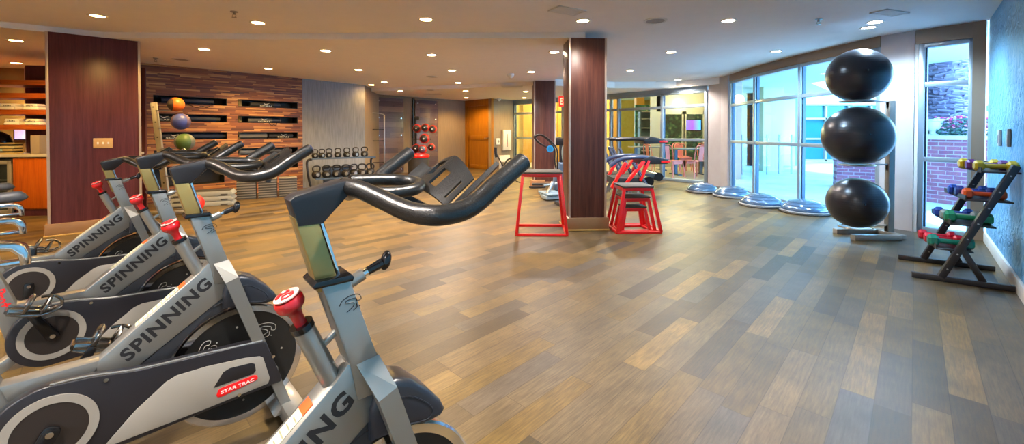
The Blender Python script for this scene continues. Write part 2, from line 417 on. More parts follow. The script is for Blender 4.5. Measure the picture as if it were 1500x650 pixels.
    g.build('grip_end', mat('blue_black_cap', '#1C2C5A', .35), hb)
    # console: saddle shaped tray with windows and two flat wings
    tr = MB()
    tilt = Matrix.Translation((.092,0,1.050)) @ Matrix.Rotation(-math.radians(36), 4, 'Y')
    nu, nv = 22, 36
    V = {}
    def tp(i, j):
        if (i, j) not in V:
            u, v = i/nu, -1+2*j/nv
            zc = .030*math.cos(v*PI*.5)**.8 if abs(v) < 1 else 0.0
            x = -.012+.128*u-.030*abs(v)**1.5*u+.012*(1-abs(v))
            V[(i, j)] = tr.bm.verts.new(tilt @ Vector((x, v*.108, zc-.012)))
        return V[(i, j)]
    fs = []
    for i in range(nu):
        for j in range(nv):
            u, v = (i+.5)/nu, -1+2*(j+.5)/nv
            if (.18 < u < .62 and -.42 < v < -.10) or (.45 < u < .88 and .10 < v < .44) or (.15 < u < .7 and (.84 < abs(v) < .90)): continue
            fs.append(tr.bm.faces.new((tp(i,j), tp(i+1,j), tp(i+1,j+1), tp(i,j+1))))
    bmesh.ops.recalc_face_normals(tr.bm, faces=fs)
    bmesh.ops.solidify(tr.bm, geom=fs, thickness=.007)
    tr.bar(tilt @ Vector((-.01,.0,.012)), tilt @ Vector((.125,.0,.014)), .012, .010, .003)
    tr.build('console_tray', M_grip, R, angle=50)
    for sg in (1, -1):
        w = MB()
        def fn(u, v): return tilt @ Vector((-.020+(.155 if sg < 0 else .125)*u, sg*(.112+.044*v), -.018+.022*v*v))
        w.grid(fn, 8, 4, .010)
        w.build('forearm_pad', M_grip, R, angle=50)
    bh = MB(); bh.tube([(.06,-.20,1.022),(.075,-.12,1.015),(.085,0,1.012),(.075,.12,1.015),(.06,.20,1.022)], .010, seg=10)
    bh.bar((.02,0,1.055),(.095,0,1.012), .06, .018, .004)
    bh.build('console_bracket', M_black, R)
    # pop pin
    pp = MB().cyl((-.108,0,.862), (-.060,0,.882), .0135, seg=18)
    pp = pp.build('pop_pin', M_silver, R)
    MB().cyl((-.060,0,.882), (-.045,0,.888), .008, seg=14).build('pin_collar', M_chrome, pp)
    MB().cyl((-.050,0,.886), (-.016,0,.898), .0095, .0115, seg=16).ball((0,0,0), 1, (.012,.014,.023), seg=18, M=Matrix.Translation((-.006,0,.902)) @ Matrix.Rotation(.25,4,'Y')).build('pin_handle', M_blacks, pp)
    # fork
    fk = MB()
    for sg in (1, -1):
        # flared shoulder then straight blade, swept between side positions
        A = [(-.088,.700),(-.038,.706)]; B = [(-.058,.630),(-.016,.645)]; D = [(.134,.062),(.172,.058)]
        for (p, q, w0, w1) in ((A, B, .034, .080), (B, D, .080, .088)):
            vs = []
            for (e_, w) in ((p, w0), (q, w1)):
                for (s_, z_) in e_:
                    for th in (0, .030): vs.append(fk.bm.verts.new((s_, -sg*(w-th), z_)))
            a = vs[:4]; b = vs[4:]
            fs = [fk.bm.faces.new(x) for x in ((a[0],a[2],a[3],a[1]), (b[0],b[1],b[3],b[2]), (a[0],b[0],b[2],a[2]), (a[1],a[3],b[3],b[1]), (a[0],a[1],b[1],b[0]), (a[2],b[2],b[3],a[3]))]
            bmesh.ops.recalc_face_normals(fk.bm, faces=fs)
    fk.build('fork', M_silver, R, angle=20)
    # flywheel
    T = Matrix.Translation((0,0,.275)) @ Matrix.Rotation(PI/2, 4, 'X')
    fw = MB().lathe([(0,-.011),(.205,-.011),(.212,-.014),(.212,.014),(.205,.011),(0,.011)], T, seg=72).build('flywheel', M_fly, R)
    MB().lathe([(.205,-.015),(.226,-.015),(.231,-.010),(.231,.010),(.226,.015),(.205,.015),(.203,.0),(.205,-.015)], T, seg=72).build('chrome_rim', M_chrome, fw)
    MB().lathe([(0,-.055),(.022,-.055),(.030,-.016),(.030,.016),(.022,.055),(0,.055)], T, seg=28).build('hub', M_steel, fw)
    for k in range(4):
        a = PI/4+k*PI/2+.1
        em = MB(); rider(em, side(.135*math.cos(a), .275+.135*math.sin(a), .0115, a-PI/2), .038, .0013); em.build('wheel_emblem', M_silverl, fw)
        MB().cyl((.150*math.cos(a+.75), -.010, .275+.150*math.sin(a+.75)), (.150*math.cos(a+.75), -.013, .275+.150*math.sin(a+.75)), .004, seg=10).build('rivet', M_silverl, fw)
    # dark wheel cover tucked under the down tube, with dome in front
    cv = MB()
    n = 22; arc = [(.240*math.cos(t), .275+.240*math.sin(t)) for t in [math.radians(100+ (172-100)*i/n) for i in range(n+1)]]
    cv.prism([(-.041,.575)]+arc+[(-.250,.372),(-.325,.372)], -.026, .026, bev=.003)
    cv = cv.build('wheel_cover', mat('charcoal_cover', '#26282C', .4), R)
    MB().tube([(-.05,-.0265,.545),(-.12,-.0265,.52),(-.16,-.0265,.487)], .0018, seg=6).build('cover_groove', M_black, cv)
    dm = MB()
    dm.prism([(-.06,.590),(-.04,.628),(.0,.640),(.04,.622),(.085,.580),(.118,.540),(.130,.515),(.118,.502),(.085,.500),(.03,.512),(-.06,.520)], -.046, .046, bev=.026, seg=5)
    dm.tube([(-.02,-.0465,.60),(.03,-.0465,.590),(.075,-.0465,.555),(.090,-.0465,.530),(.075,-.0465,.516),(.03,-.0465,.525)], .0015, seg=6)
    dm.build('front_fender', mat('blue_black_fender', '#23272F', .32), R, angle=60)
    # chain guard on the right side
    go = [(-.505+.137*math.cos(math.radians(t)), .298+.137*math.sin(math.radians(t))) for t in range(88, 272, 8)]
    go += [(-.44,.165),(-.33,.170),(-.12,.178),(.05,.182),(.125,.184),(.128,.20),(.075,.362),(.062,.372),(0,.382),(-.10,.388),(-.30,.404),(-.42,.428)]
    cg = MB().prism(go, -.092, -.050, bev=.006, seg=3).build('chain_guard', mat('charcoal_guard', '#1F1E22', .34), R)
    TC = Matrix.Translation((-.505,-.0925,.298)) @ Matrix.Rotation(PI/2, 4, 'X')
    MB().lathe([(.083,-.001),(.106,-.001),(.106,.004),(.083,.004),(.083,-.001)], TC, seg=56).build('guard_ring', M_silverl, cg)
    MB().lathe([(0,0),(.083,0),(.083,.002),(0,.002)], TC, seg=56).build('guard_disc', mat('brown_black_disc', '#251F1C', .4), cg)
    pn = [(-.395,.186),(-.315,.272),(-.235,.335),(-.205,.346),(-.12,.344),(.0,.330),(.050,.318),(.062,.308),(.085,.218),(.078,.198),(-.12,.190)]
    gp = MB().prism(pn, -.0945, -.0900, bev=.001).build('guard_panel', M_silverl, cg)
    MB().prism([(-.100,.258),(-.070,.304),(-.05,.311),(.020,.304),(.032,.296),(.036,.268),(.028,.258)], -.0965, -.0940, bev=.001).build('panel_recess', M_black, gp)
    bp = [(-.092,.226),(-.086,.243),(-.078,.247),(.030,.252),(.040,.247),(.043,.236),(.036,.228),(-.078,.214),(-.088,.217)]
    bd = MB().prism(bp, -.0965, -.0940, bev=.0008).build('brand_badge', M_red, gp)
    MB().text('STAR TRAC', .0125, .108, M=side(-.024,.2335,.0966,.05), bold=.015).build('badge_lettering', M_wlet, bd)
    for (a, b) in ((-.383,.404), (.098,.30), (-.02,.196)):
        MB().cyl((a,-.090,b), (a,-.0965,b), .006, seg=14).build('guard_bolt', M_chrome, cg)
    # guard upper lip
    MB().tube([(.06,-.088,.3735),(-.10,-.088,.390),(-.30,-.088,.406),(-.42,-.088,.430),(-.505,-.088,.437)], .0035, seg=8).build('guard_lip', M_silver, cg)
    # left side small cover
    MB().cyl((-.505,.045,.298), (-.505,.085,.298), .045, seg=28).cyl((-.505,-.05,.298), (-.505,.06,.298), .022, seg=20).build('crank_housing', M_silver, R)
    # cranks with pedals (origin at the crank axle)
    def pedal(parent, y, sg):
        p = MB(); p.box((0, y, 0), (.085,.060,.018), .004); p.cyl((0,y-sg*.03,0),(0,y+sg*.045,0), .006, seg=10)
        p = p.build('pedal', M_blacks, parent, loc=(.17,0,0))
        q = MB()
        for yy in (-.036,.036): q.tube([(-.045,y+yy,-.006),(0,y+yy*1.15,-.008),(.05,y+yy,-.004)], .0065, seg=8)
        q.tube([(.05,y-.036,-.004),(.085,y-.028,.010),(.105,y,.03),(.085,y+.028,.010),(.05,y+.036,-.004)], .0062, seg=8)
        q.tube([(.105,y,.03),(.095,y,.055),(.065,y,.068),(.03,y,.06)], .0062, seg=8)
        q.tube([(.0,y-.042,0),(.005,y-.045,.04),(.012,y,.066),(.005,y+.045,.04),(0,y+.042,0)], [.008]*5, seg=8, flat=.4)
        q.tube([(.05,y-.036,-.004),(.058,y-.03,.035),(.06,y,.068),(.058,y+.03,.035),(.05,y+.036,-.004)], .006, seg=8)
        for yy in (-.030,.030): q.box((0,y+yy,0),(.095,.010,.030), .004)
        q.cyl((-.048,y-.03,0),(-.048,y+.03,0), .008, seg=12).cyl((.048,y-.03,0),(.048,y+.03,0), .008, seg=12)
        q.build('toe_cage', mat('dark_chrome','#8C8A88',.16,1.0), p)
    for sg, y0 in ((-1, -.108), (1, .092)):
        c = MB().prism([(-.020,-.012),(-.014,-.019),(0,-.022),(.150,-.014),(.178,-.012),(.182,0),(.178,.012),(.150,.014),(0,.022),(-.014,.019),(-.020,.012)], y0-.007, y0+.007, bev=.004)
        c = c.build('crank_arm', M_blacks, R, loc=(-.505,0,.298))
        MB().cyl((0,y0,0),(0,y0+sg*.011,0), .009, seg=16).build('crank_bolt', M_chrome, c)
        pedal(c, y0+sg*.048, sg)
    # stabilisers
    for nm, s_, kids in (('front_stabilizer', .165, 1), ('rear_stabilizer', -.84, 1)):
        sb = MB().box((s_,0,.055), (.080,.54,.065), .008)
        if s_ > 0: sb.prism([(.10,.05),(.20,.05),(.185,.085),(.13,.085)], -.095, .095, bev=.004)
        sb = sb.build(nm, M_silver, R)
        for y in (-.27, .27):
            MB().box((s_, y, .050), (.090,.035,.080), .010).cyl((s_,y,0),(s_,y,.02), .024, seg=18).build('foot_cap', M_blackr, sb)
    MB().prism([(.165,.05),(.205,.035),(.215,.07),(.185,.10),(.15,.105)], .10, .16, bev=.006).build('transport_wheel', M_black, R)
    # seat slider and saddle
    sl = MB()
    P = [(-.91,.795),(-.91,.872),(-.60,.872),(-.575,.868),(-.556,.855),(-.548,.835),(-.546,.797),(-.566,.797),(-.570,.828),(-.585,.845),(-.61,.850),(-.70,.850),(-.70,.795)]
    sl.prism(P, -.026, .026, bev=.005)
    sl.box2((-.70,-.020,.800),(-.565,.020,.812), .002)
    sl.prism([(-.685,.70),(-.755,.70),(-.795,.80),(-.725,.80)], -.028, .028, bev=.004)
    sl.cyl((-.78,0,.86),(-.78,0,.925), .016)
    sl = sl.build('seat_slider', M_chrome, R)
    def seat(u, v):
        # u nose..tail, v around
        x = -.565-.262*u; hw = .014+.024*u+.075*max(0,(u-.42)/.58)**1.25*(1 if u < .93 else (1-(u-.93)*3))
        nose = min(1, (u/.10))**.5 if u < .10 else 1; tail = 1 if u < .95 else max(.2, ((1-u)/.05))**.5
        a = 2*PI*v; y = hw*math.cos(a)*nose*tail
        top = .030*nose*tail; z = .948+.008*math.cos(u*4)+(top*math.sin(a) if math.sin(a) > 0 else .026*nose*tail*math.sin(a)*(.6+.4*u))
        return Vector((x, y, z+.010*u))
    sd = MB(); sd.grid(seat, 24, 24); bmesh.ops.remove_doubles(sd.bm, verts=sd.bm.verts, dist=.0004)
    sd.build('saddle', mat('black_vinyl_saddle', '#3A3A3C', .38), R, angle=70)
    return R

BLAB = {
 'A': 'spin bike nearest the camera, its black horned handlebar reaching the middle of the picture',
 'B': 'silver spin bike with red badge fully visible, second from the camera',
 'C': 'silver spin bike third from the camera, black saddle at the left edge',
 'D': 'silver spin bike farthest from the camera, in front of the wide wood column'}
BG = 'spin bikes lined up on the left'
proto = make_bike()
POSE = {'A': (-.29,.972,49.4, 0, -.16), 'B': (-1.096,1.663,46, 0, -.10), 'C': (-1.782,2.284,42, 0, -.004), 'D': (-2.575,2.877,42, -.066, .012)}
CRK = {'A': 60, 'B': -120, 'C': 118, 'D': -96}
SLZ = {'A': 0, 'B': 0, 'C': -.045, 'D': -.090}
for key, (x, y, th, e, sx) in POSE.items():
    b = proto if key == 'A' else copy_tree(proto)
    b.location = (x, y, 0); b.rotation_euler = (0, 0, math.radians(90-th))
    tag(b, BLAB[key], 'exercise bike', BG)
    for ch in b.children:
        n = ch.name.split('.')[0]
        if n in ('handlebar_post','handlebar_stem','handlebar','console_tray','forearm_pad','console_bracket'): ch.location = (-e*.28, 0, e*.96)
        if n == 'saddle': ch.location = (sx, 0, SLZ[key]+(.01 if key == 'D' else 0))
        if n == 'seat_slider': ch.location = (-SLZ[key]*.3 - {'A':.14,'C':.045}.get(key, 0), 0, SLZ[key])
        if n == 'crank_arm':
            near = ch.data.vertices[0].co.y < 0
            a = math.radians(CRK[key] + (0 if near else 180))
            ch.rotation_euler = (0, -a, 0)
            for pd in ch.children:
                if pd.name.startswith('pedal'): pd.rotation_euler = (0, a+math.radians(20), 0)
# ============================================================ room shell
Z0, Z1, Z2 = 2.43, 2.36, 2.28
def poly_slab(pts, z0, z1, name, m):
    return struct(MB().prism(pts, z0, z1, 'xy').build(name, m, smooth=False))
RW0, RW1 = (5.22, 4.57), (-2.2, -3.12)
CORN = [(5.22,4.57),(4.86,5.06),(4.70,5.32),(4.56,6.66),(4.54,7.86),(4.66,8.90),(4.66,9.3),(4.55,9.62),(2.75,11.75),(.05,14.0),(-.66,13.2),(-1.60,14.2),(-3.72,12.0),(-3.72,10.30)]
WW0, WW1 = (-6.20, 6.90), (-4.50, 8.95)
GW1 = (-3.62, 10.25)
floor_pts = [(5.35,4.63),(4.95,5.12),(4.82,5.36),(4.68,6.66),(4.66,7.86),(4.78,8.95),(4.78,9.4),(4.63,9.70),(2.83,11.83),(.05,14.12),(-.66,13.4),(-1.60,14.4),(-4.2,12.2),(-9.9,8.6),(-9.9,5.9),(-8.4,-2.0),(-2.3,-3.3)]
poly_slab(floor_pts, -.08, 0, 'floor', M_floor)
# ceiling: slab plus two shallow drops
cpts = [(5.35,4.63),(4.95,5.12),(4.80,5.36),(4.68,6.66),(4.66,7.86),(4.78,8.95),(4.78,9.4),(4.63,9.70),(2.83,11.83),(.05,14.12),(-.66,13.4),(-1.60,14.4),(-4.2,12.2),(-9.9,8.6),(-9.9,5.9),(-8.4,-2.0),(-2.3,-3.3)]
poly_slab(cpts, Z0, Z0+.3, 'ceiling', M_ceil)
poly_slab([(-9.9,2.8),(-5.66,4.62),(-5.0,5.12),(-3.2,5.20),(.9,5.12),(.95,9.3),(.45,9.5),(-1.05,10.1),(-3.7,11.1),(-9.9,8.5)], Z1, Z0-.0005, 'ceiling_panel', M_ceil)
poly_slab([(.45,9.50),(.95,9.6),(2.5,10.15),(3.95,10.05),(4.66,9.2),(4.74,9.35),(4.63,9.66),(2.83,11.8),(.05,14.1),(-.66,13.35),(-1.60,14.35),(-4.1,12.2),(-3.9,11.0),(-1.05,10.10)], Z2, Z0-.0008, 'ceiling_soffit', M_ceil)

def wall_frame(p0, p1):
    d = Vector((p1[0]-p0[0], p1[1]-p0[1])); return d.length, math.atan2(d.y, d.x)
def wall(name, p0, p1, m, z0=0, z1=Z0, th=.12, side_=1):
    "room is on the right-hand side walking p0->p1 when side_=1 (thickness goes left)"
    L, a = wall_frame(p0, p1)
    o = MB().box2((0, 0, z0), (L, side_*th, z1)).build(name, m, loc=(p0[0], p0[1], 0), rot=(0,0,a), smooth=False)
    return struct(o)
# right wall (blue) runs beside the camera
wall('wall_right', RW1, RW0, M_bluewall, side_=-1)
struct(MB().bar((RW0[0]-.008,RW0[1]+.008,.055),(RW1[0]-.008,RW1[1]+.008,.055), .02, .11, .003).build('baseboard_right', M_white))
wall('wall_back', RW1, (-8.4,-2.0), M_lilac)
wall('wall_left', (-8.4,-2.0), (-9.8,5.9), M_taupe)
wall('wall_left_alcove', (-9.8,5.9), (-9.8,8.4), M_taupe)
# pilaster right of the long windows
def pil(name, pts, m, z1=Z0): return struct(MB().prism(pts, 0, z1, 'xy').build(name, m, smooth=False))
pil('wall_pilaster', [(4.70,5.32),(4.86,5.04),(5.02,5.14),(4.86,5.42)], M_lilac)
pil('wall_corner', [(4.64,8.96),(4.62,9.22),(4.50,9.56),(4.64,9.66),(4.82,9.30),(4.82,8.96)], M_lilac)

# --- glazed walls
def mullions(name, p0, p1, xs, rails, z1, m=M_alum, w=.05, d=.09, zb=.03, head=0.0, headm=None, glassy=True, n=1):
    L, a = wall_frame(p0, p1)
    o = empty(name, (p0[0], p0[1], 0), a); o['kind'] = 'structure'
    f = MB()
    for x in xs: f.box2((x-w/2, 0, zb), (x+w/2, d, z1-head), .004)
    for z in rails: f.box2((0, .005, z-w/2), (L, d-.005, z+w/2), .004)
    f.box2((0, 0, 0), (L, d, zb+.04), .004); f.box2((0, 0, z1-head-.05), (L, d, z1-head), .004)
    f.build('window_frame', m, o)
    # dark outer gasket line beside each mullion
    g = MB()
    for x in xs: g.box2((x+w/2, .03, zb), (x+w/2+.018, d-.01, z1-head))
    g.build('gasket', M_alumd, o)
    if glassy: MB().box2((.01, d*.5-.003, zb), (L-.01, d*.5+.003, z1-head)).build('pane', M_glass, o)
    if head: MB().box2((0, -.015, z1-head), (L, d+.03, z1+.02), .003).build('window_header', headm or M_bronze, o)
    return o
WP = [(4.66,8.92),(4.54,7.86),(4.56,6.66),(4.70,5.32)]
for i in range(3):
    L, _ = wall_frame(WP[i], WP[i+1])
    mullions('window_%d' % (i+1), WP[i], WP[i+1], [.03, L-.03] if i == 2 else [.03], [1.005, 1.78], Z0, head=.14, w=.06)
WA, WB = (4.88,5.05), (5.21,4.585)
L, _ = wall_frame(WA, WB)
o = mullions('window_4', WA, WB, [.055, L-.105], [.88, 1.77], Z0, head=.17, w=.055)
MB().box2((L-.10,-.02,0),(L,.06,Z0)).build('window_casing', M_bronze, o)
MB().box2((0,-.01,0),(.03,.10,Z0-.17)).build('window_reveal', M_white, o)
# far glazed partition
FP = [(.05,14.0),(2.75,11.75),(4.50,9.62)]
L, _ = wall_frame(FP[0], FP[1])
def far_x(px, seg):
    s_, z = at_wall(px, 200, FP[seg], FP[seg+1]); return s_
mullions('window_6', FP[0], FP[1], [.02, L*.3, L*.55, L*.78], [1.02, 1.83], Z2, head=.10, headm=M_alum, w=.07)
L2, _ = wall_frame(FP[1], FP[2])
mullions('window_5', FP[1], FP[2], [.02, far_x(905,1), far_x(969,1), L2-.03], [1.02, 1.83], Z2, head=.10, headm=M_alum, w=.07)

# --- left part: strip-wood wall with niches, grey wall
LW, aW = wall_frame(WW0, WW1)
wallo = empty('wall_wood', (WW0[0], WW0[1], 0), aW); wallo['kind'] = 'structure'
def wx(px): return at_wall(px, 150, WW0, WW1)[0]
xa0, xa1, xb0, xb1 = wx(224.5), wx(332.5), wx(348), wx(436)
NI = []
for k in range(4):
    zt = 1.84-.315*k
    NI += [(xa0, xa1, zt-.135, zt), (xb0, xb1, zt-.135, zt)]
NI += [(xb0, xb1, .46, .595), (xa0, xa1-.05, .26, .60)]
# cells of the wall not covered by niches
xs = sorted({-.25, LW} | {v for n in NI for v in n[:2]}); zs = sorted({0, Z1} | {v for n in NI for v in n[2:]})
m = MB()
D = .26
for i in range(len(xs)-1):
    for j in range(len(zs)-1):
        cx_, cz_ = (xs[i]+xs[i+1])/2, (zs[j]+zs[j+1])/2
        if any(n[0] < cx_ < n[1] and n[2] < cz_ < n[3] for n in NI): continue
        m.box2((xs[i], 0, zs[j]), (xs[i+1], D, zs[j+1]))
m.build('wood_cladding', M_niche, wallo, smooth=False)
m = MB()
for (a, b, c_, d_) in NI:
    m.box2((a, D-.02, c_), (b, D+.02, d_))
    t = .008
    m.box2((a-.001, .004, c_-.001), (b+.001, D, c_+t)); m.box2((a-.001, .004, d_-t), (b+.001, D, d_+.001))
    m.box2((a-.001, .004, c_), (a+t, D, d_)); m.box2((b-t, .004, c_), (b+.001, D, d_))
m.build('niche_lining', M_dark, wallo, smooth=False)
wall('wall_grey', WW1, GW1, M_grey, z1=Z1)
wall('wall_left_return', GW1, (-3.78,11.9), M_taupe, z1=Z0)
TWa, TWb = (-3.80,11.85), (-1.60,14.2)
wall('wall_far', TWa, TWb, M_taupe, z1=Z2)
wall('wall_beside_door', (-.66,13.2), (.05,14.0), M_taupe, z1=Z2)
# oak door set in its frame
DA, DB = (-1.60,14.2), (-.66,13.2)
LD, aD = wall_frame(DA, DB)
dr = empty('door_1', (DA[0], DA[1], 0), aD); dr['kind'] = 'structure'
x0, x1 = .12, LD-.12
MB().box2((0,0,0),(x0,.1,Z2)).box2((x1,0,0),(LD,.1,Z2)).box2((x0,0,2.08),(x1,.1,Z2)).build('door_frame', M_doorw, dr)
MB().box2((x0,.04,0),(x1,.09,2.08)).build('door_leaf', M_doorw, dr)
lf = MB()
for (a, b) in ((0, .14), (.95, 1.10), (1.96, 2.08)): lf.box2((x0,.028,a),(x1,.045,b), .003)
lf.box2((x0,.028,0),(x0+.13,.045,2.08), .003).box2((x1-.13,.028,0),(x1,.045,2.08), .003)
lf.build('door_rails', M_doorw, dr)
MB().cyl((x1-.07,.03,1.02),(x1-.07,-.02,1.02), .018).cyl((x1-.07,-.02,1.02),(x1-.20,-.02,1.02), .010).build('door_handle', M_steel, dr)

# --- timber clad columns
def column(px_l, px_r, Y0, Y1, depth, z1, m, label, base=.13, strips=True):
    A = at_y(px_l, 190, Y0); B = at_y(px_r, 190, Y1)
    L, a = wall_frame(A, B)
    c = empty('clad_column', (A.x, A.y, 0), a, label, 'column')
    MB().box2((0,.0,.0),(L,depth,z1-.001), .004).build('column_panel', m, c)
    MB().box2((-.035,-.035,0),(L+.035,depth+.035,base), .006).build('plinth', M_base, c)
    MB().box2((-.045,-.045,0),(L+.045,depth+.045,.018), .004).build('shoe_strip', mat('light_tan_strip','#B9964F',.45), c)
    for x in (0, L): MB().box2((x-.012,-.010,base),(x+.012,.012,z1-.002), .002).build('edge_strip', M_strip, c)
    return c, L
colL, LL = column(70, 205, 4.78, 5.32, .45, Z1, M_columnr, 'wide reddish wood column on the left with a switch plate', base=.145)
colN, LN = column(834.5, 887, 5.10, 5.13, .42, Z1, M_column, 'dark walnut column between the red plyometric boxes', base=.155)
colF, LF = column(783, 813, 9.30, 9.34, .44, Z1-.0, M_column, 'dark walnut column farther back behind the tall red box', base=.10)
# switch plate
s_, z_ = at_wall(150, 209.5, (-5.34,4.78), (-4.75,5.32))
A = at_y(151, 209.5, 5.09)
L, a = wall_frame(at_y(70,190,4.78), at_y(205,190,5.32))
sw = empty('switch_plate', (0,0,0), a, 'pale three-gang switch plate on the wide left column', 'switch')
p = at_wall(151, 209.5, at_y(70,190,4.78), at_y(205,190,5.32))
dv = Vector((math.cos(a), math.sin(a), 0)); O = at_y(70,190,4.78)
sw.location = (O.x+dv.x*p[0]+dv.y*.002, O.y+dv.y*p[0]-dv.x*.002, p[1])
MB().box2((-.085,-.006,-.06),(.085,.0,.06), .003).build('plate', mat('beige_plate','#C9A878',.4), sw)
for x in (-.046,0,.046): MB().box2((x-.008,-.012,-.014),(x+.008,-.005,.014), .002).build('toggle', M_white, sw)

# ============================================================ alcove at the left
AA, AB = (-8.1,5.75), (-6.1,6.05)      # counter front line runs almost square to the camera
LA, aA = wall_frame(AA, AB)
def ax(px, z=1.0): return at_wall(px, 200, AA, AB)[0]
SHY = .50
MA = Matrix.Translation((AA[0],AA[1],0)) @ Matrix.Rotation(aA,4,'Z')
wallm = struct(MB().box2((-2.2,SHY+1.40,0),(LA+1.1,SHY+1.50,Z1)).build('wall_alcove', plaster('tan_alcove_wall','#8E7A50','#9A865C',bump=.05), loc=(AA[0],AA[1],0), rot=(0,0,aA), smooth=False))
t = empty('wall_monitor', MA @ Vector((ax(40.5)-1.62,SHY+1.395,1.18)), aA, 'small lit blue monitor on the far alcove wall seen below the shelves', 'monitor')
MB().box2((-.21,-.03,-.12),(.21,0,.12), .004).build('casing', M_blacks, t)
mm = NT('blue_monitor_picture', .3); tc = mm.n('TexCoord'); no_ = mm.n('TexNoise', i_Scale=9.0, i_Detail=3.0); mm.l(tc.outputs['Object'], no_.inputs['Vector'])
mm.l(mm.ramp(no_.outputs['Fac'], [(.35,'#0A1E60'),(.55,'#2458D8'),(.7,'#8CC8FF')]), mm.b.inputs['Emission Color']); mm.b.inputs['Emission Strength'].default_value = 1.2
MB().box2((-.19,-.033,-.10),(.19,-.03,.10)).build('screen', mm.m, t)
struct(MB().box2((ax(56)-.70,SHY+.12,.895),(ax(58.5)-.70,SHY+.14,2.22), .002).build('trim_1', M_strip, loc=(AA[0],AA[1],0), rot=(0,0,aA)))
struct(MB().box2((ax(58.5)-.70,SHY+.112,0),(LA+.3,SHY+.139,2.24)).build('trim_2', M_columnr, loc=(AA[0],AA[1],0), rot=(0,0,aA)))
cab = empty('base_cabinet', (AA[0],AA[1],0), aA, 'orange cherry base cabinet under the pale counter in the left alcove', 'cabinet')
cx0 = ax(17)
MB().box2((cx0,.02,.10),(LA+.25,.60,.84)).build('cabinet_carcass', M_orange, cab)
xm = (cx0+LA+.25)*.62
for a_, b_ in ((cx0+.01, xm-.004), (xm+.004, LA+.24)): MB().box2((a_,.0,.12),(b_,.02,.83), .003).build('door', M_orange, cab)
MB().box2((cx0,.05,0),(LA+.25,.58,.10)).build('toe_kick', M_columnr, cab)
wt = MB().box2((-1.6,-.02,.85),(LA+.28,SHY+.11,.89), .004).build('worktop', mat('pale_stone_worktop','#B9B2A6',.3), loc=(AA[0],AA[1],0), rot=(0,0,aA))
tag(wt, 'pale stone worktop running along the left alcove', 'worktop')
fr = empty('beverage_fridge', (AA[0],AA[1],0), aA, 'small silver-framed fridge with a glass door at the far left', 'fridge')
MB().box2((cx0-.62,.03,.03),(cx0-.01,.6,.83), .005).build('fridge_body', M_black, fr)
fd = MB(); fx0, fx1 = cx0-.61, cx0-.015
for b_ in (((fx0,0,.05),(fx0+.05,.03,.80)), ((fx1-.05,0,.05),(fx1,.03,.80)), ((fx0,0,.05),(fx1,.03,.10)), ((fx0,0,.75),(fx1,.03,.80))): fd.box2(b_[0], b_[1], .004)
fd.build('fridge_door', M_silverl, fr); MB().box2((fx0+.04,.01,.09),(fx1-.04,.02,.76)).build('glass_front', M_glass, fr)
for zz in (.3,.52): MB().box2((fx0+.04,.05,zz),(fx1-.04,.029,zz+.01)).build('wire_shelf', M_chrome, fr)
shz = [1.925, 1.735, 1.495, 1.275]
for i, z in enumerate(shz):
    o = MB().box2((-1.6,.12,z-.035),(LA+.25,SHY+.10,z+.035), .003).build('wall_shelf', M_shelfw, loc=(AA[0],AA[1],0), rot=(0,0,aA))
    tag(o, ['topmost cherry shelf in the left alcove, empty', 'second cherry shelf from the top in the left alcove, empty', 'third cherry shelf from the top in the left alcove, holding towels', 'lowest cherry shelf in the left alcove, holding towels'][i], 'shelf', 'alcove shelves')
towm = mat('white_terry', '#F0ECE8', .9, bump=.6, bscale=120)
def towel(): 
    t = empty('folded_towel')
    b = MB()
    for k in range(2): b.prism([(-.095+.01*k,.0+.045*k),(.095-.01*k,.0+.045*k),(.10-.01*k,.02+.045*k),(.085-.01*k,.043+.045*k),(-.085+.01*k,.043+.045*k),(-.10+.01*k,.02+.045*k)], -.07, .07, bev=.010, seg=3)
    b.build('towel_roll', towm, t)
    b = MB()
    for k in range(5): b.box2((-.05+.02*k,-.0722,.05),(-.037+.02*k,-.069,.062+.006*(k%2)))
    b.build('monogram', mat('grey_thread','#77767A',.8), t)
    return t
tw = None
struct(MB().box2((-1.65,.10,.895),(-1.61,SHY+.139,2.24)).build('trim_5', M_columnr, loc=(AA[0],AA[1],0), rot=(0,0,aA)))
for i, (px, zz, lab) in enumerate([(2,1.53,'cut off by the left frame edge, upper towel shelf'),(24,1.53,'in the middle of the upper towel shelf'),(57.5,1.53,'at the right end of the upper towel shelf'),(29.5,1.31,'left one on the lower towel shelf'),(60,1.31,'right one on the lower towel shelf')]):
    if tw is None: t = tw = towel()
    else: t = copy_tree(tw)
    x = ax(px)+.0
    t.location = Matrix.Translation((AA[0],AA[1],0)) @ Matrix.Rotation(aA,4,'Z') @ Vector((x-.22,.20,zz+.001)); t.rotation_euler = (0,0,aA)
    tag(t, 'white folded towel with grey monogram, '+lab, 'towel', 'rolled towels in the alcove')
cb2 = empty('base_cabinet', (AA[0],AA[1],0), aA, 'orange cherry base cabinet left of the small fridge, outside the left frame edge', 'cabinet')
MB().box2((-1.6,.02,.10),(fx0-.02,.60,.84)).build('cabinet_carcass', M_orange, cb2); MB().box2((-1.59,.0,.12),(fx0-.03,.02,.83), .003).build('door', M_orange, cb2); MB().box2((-1.6,.05,0),(fx0-.02,.58,.10)).build('toe_kick', M_columnr, cb2)
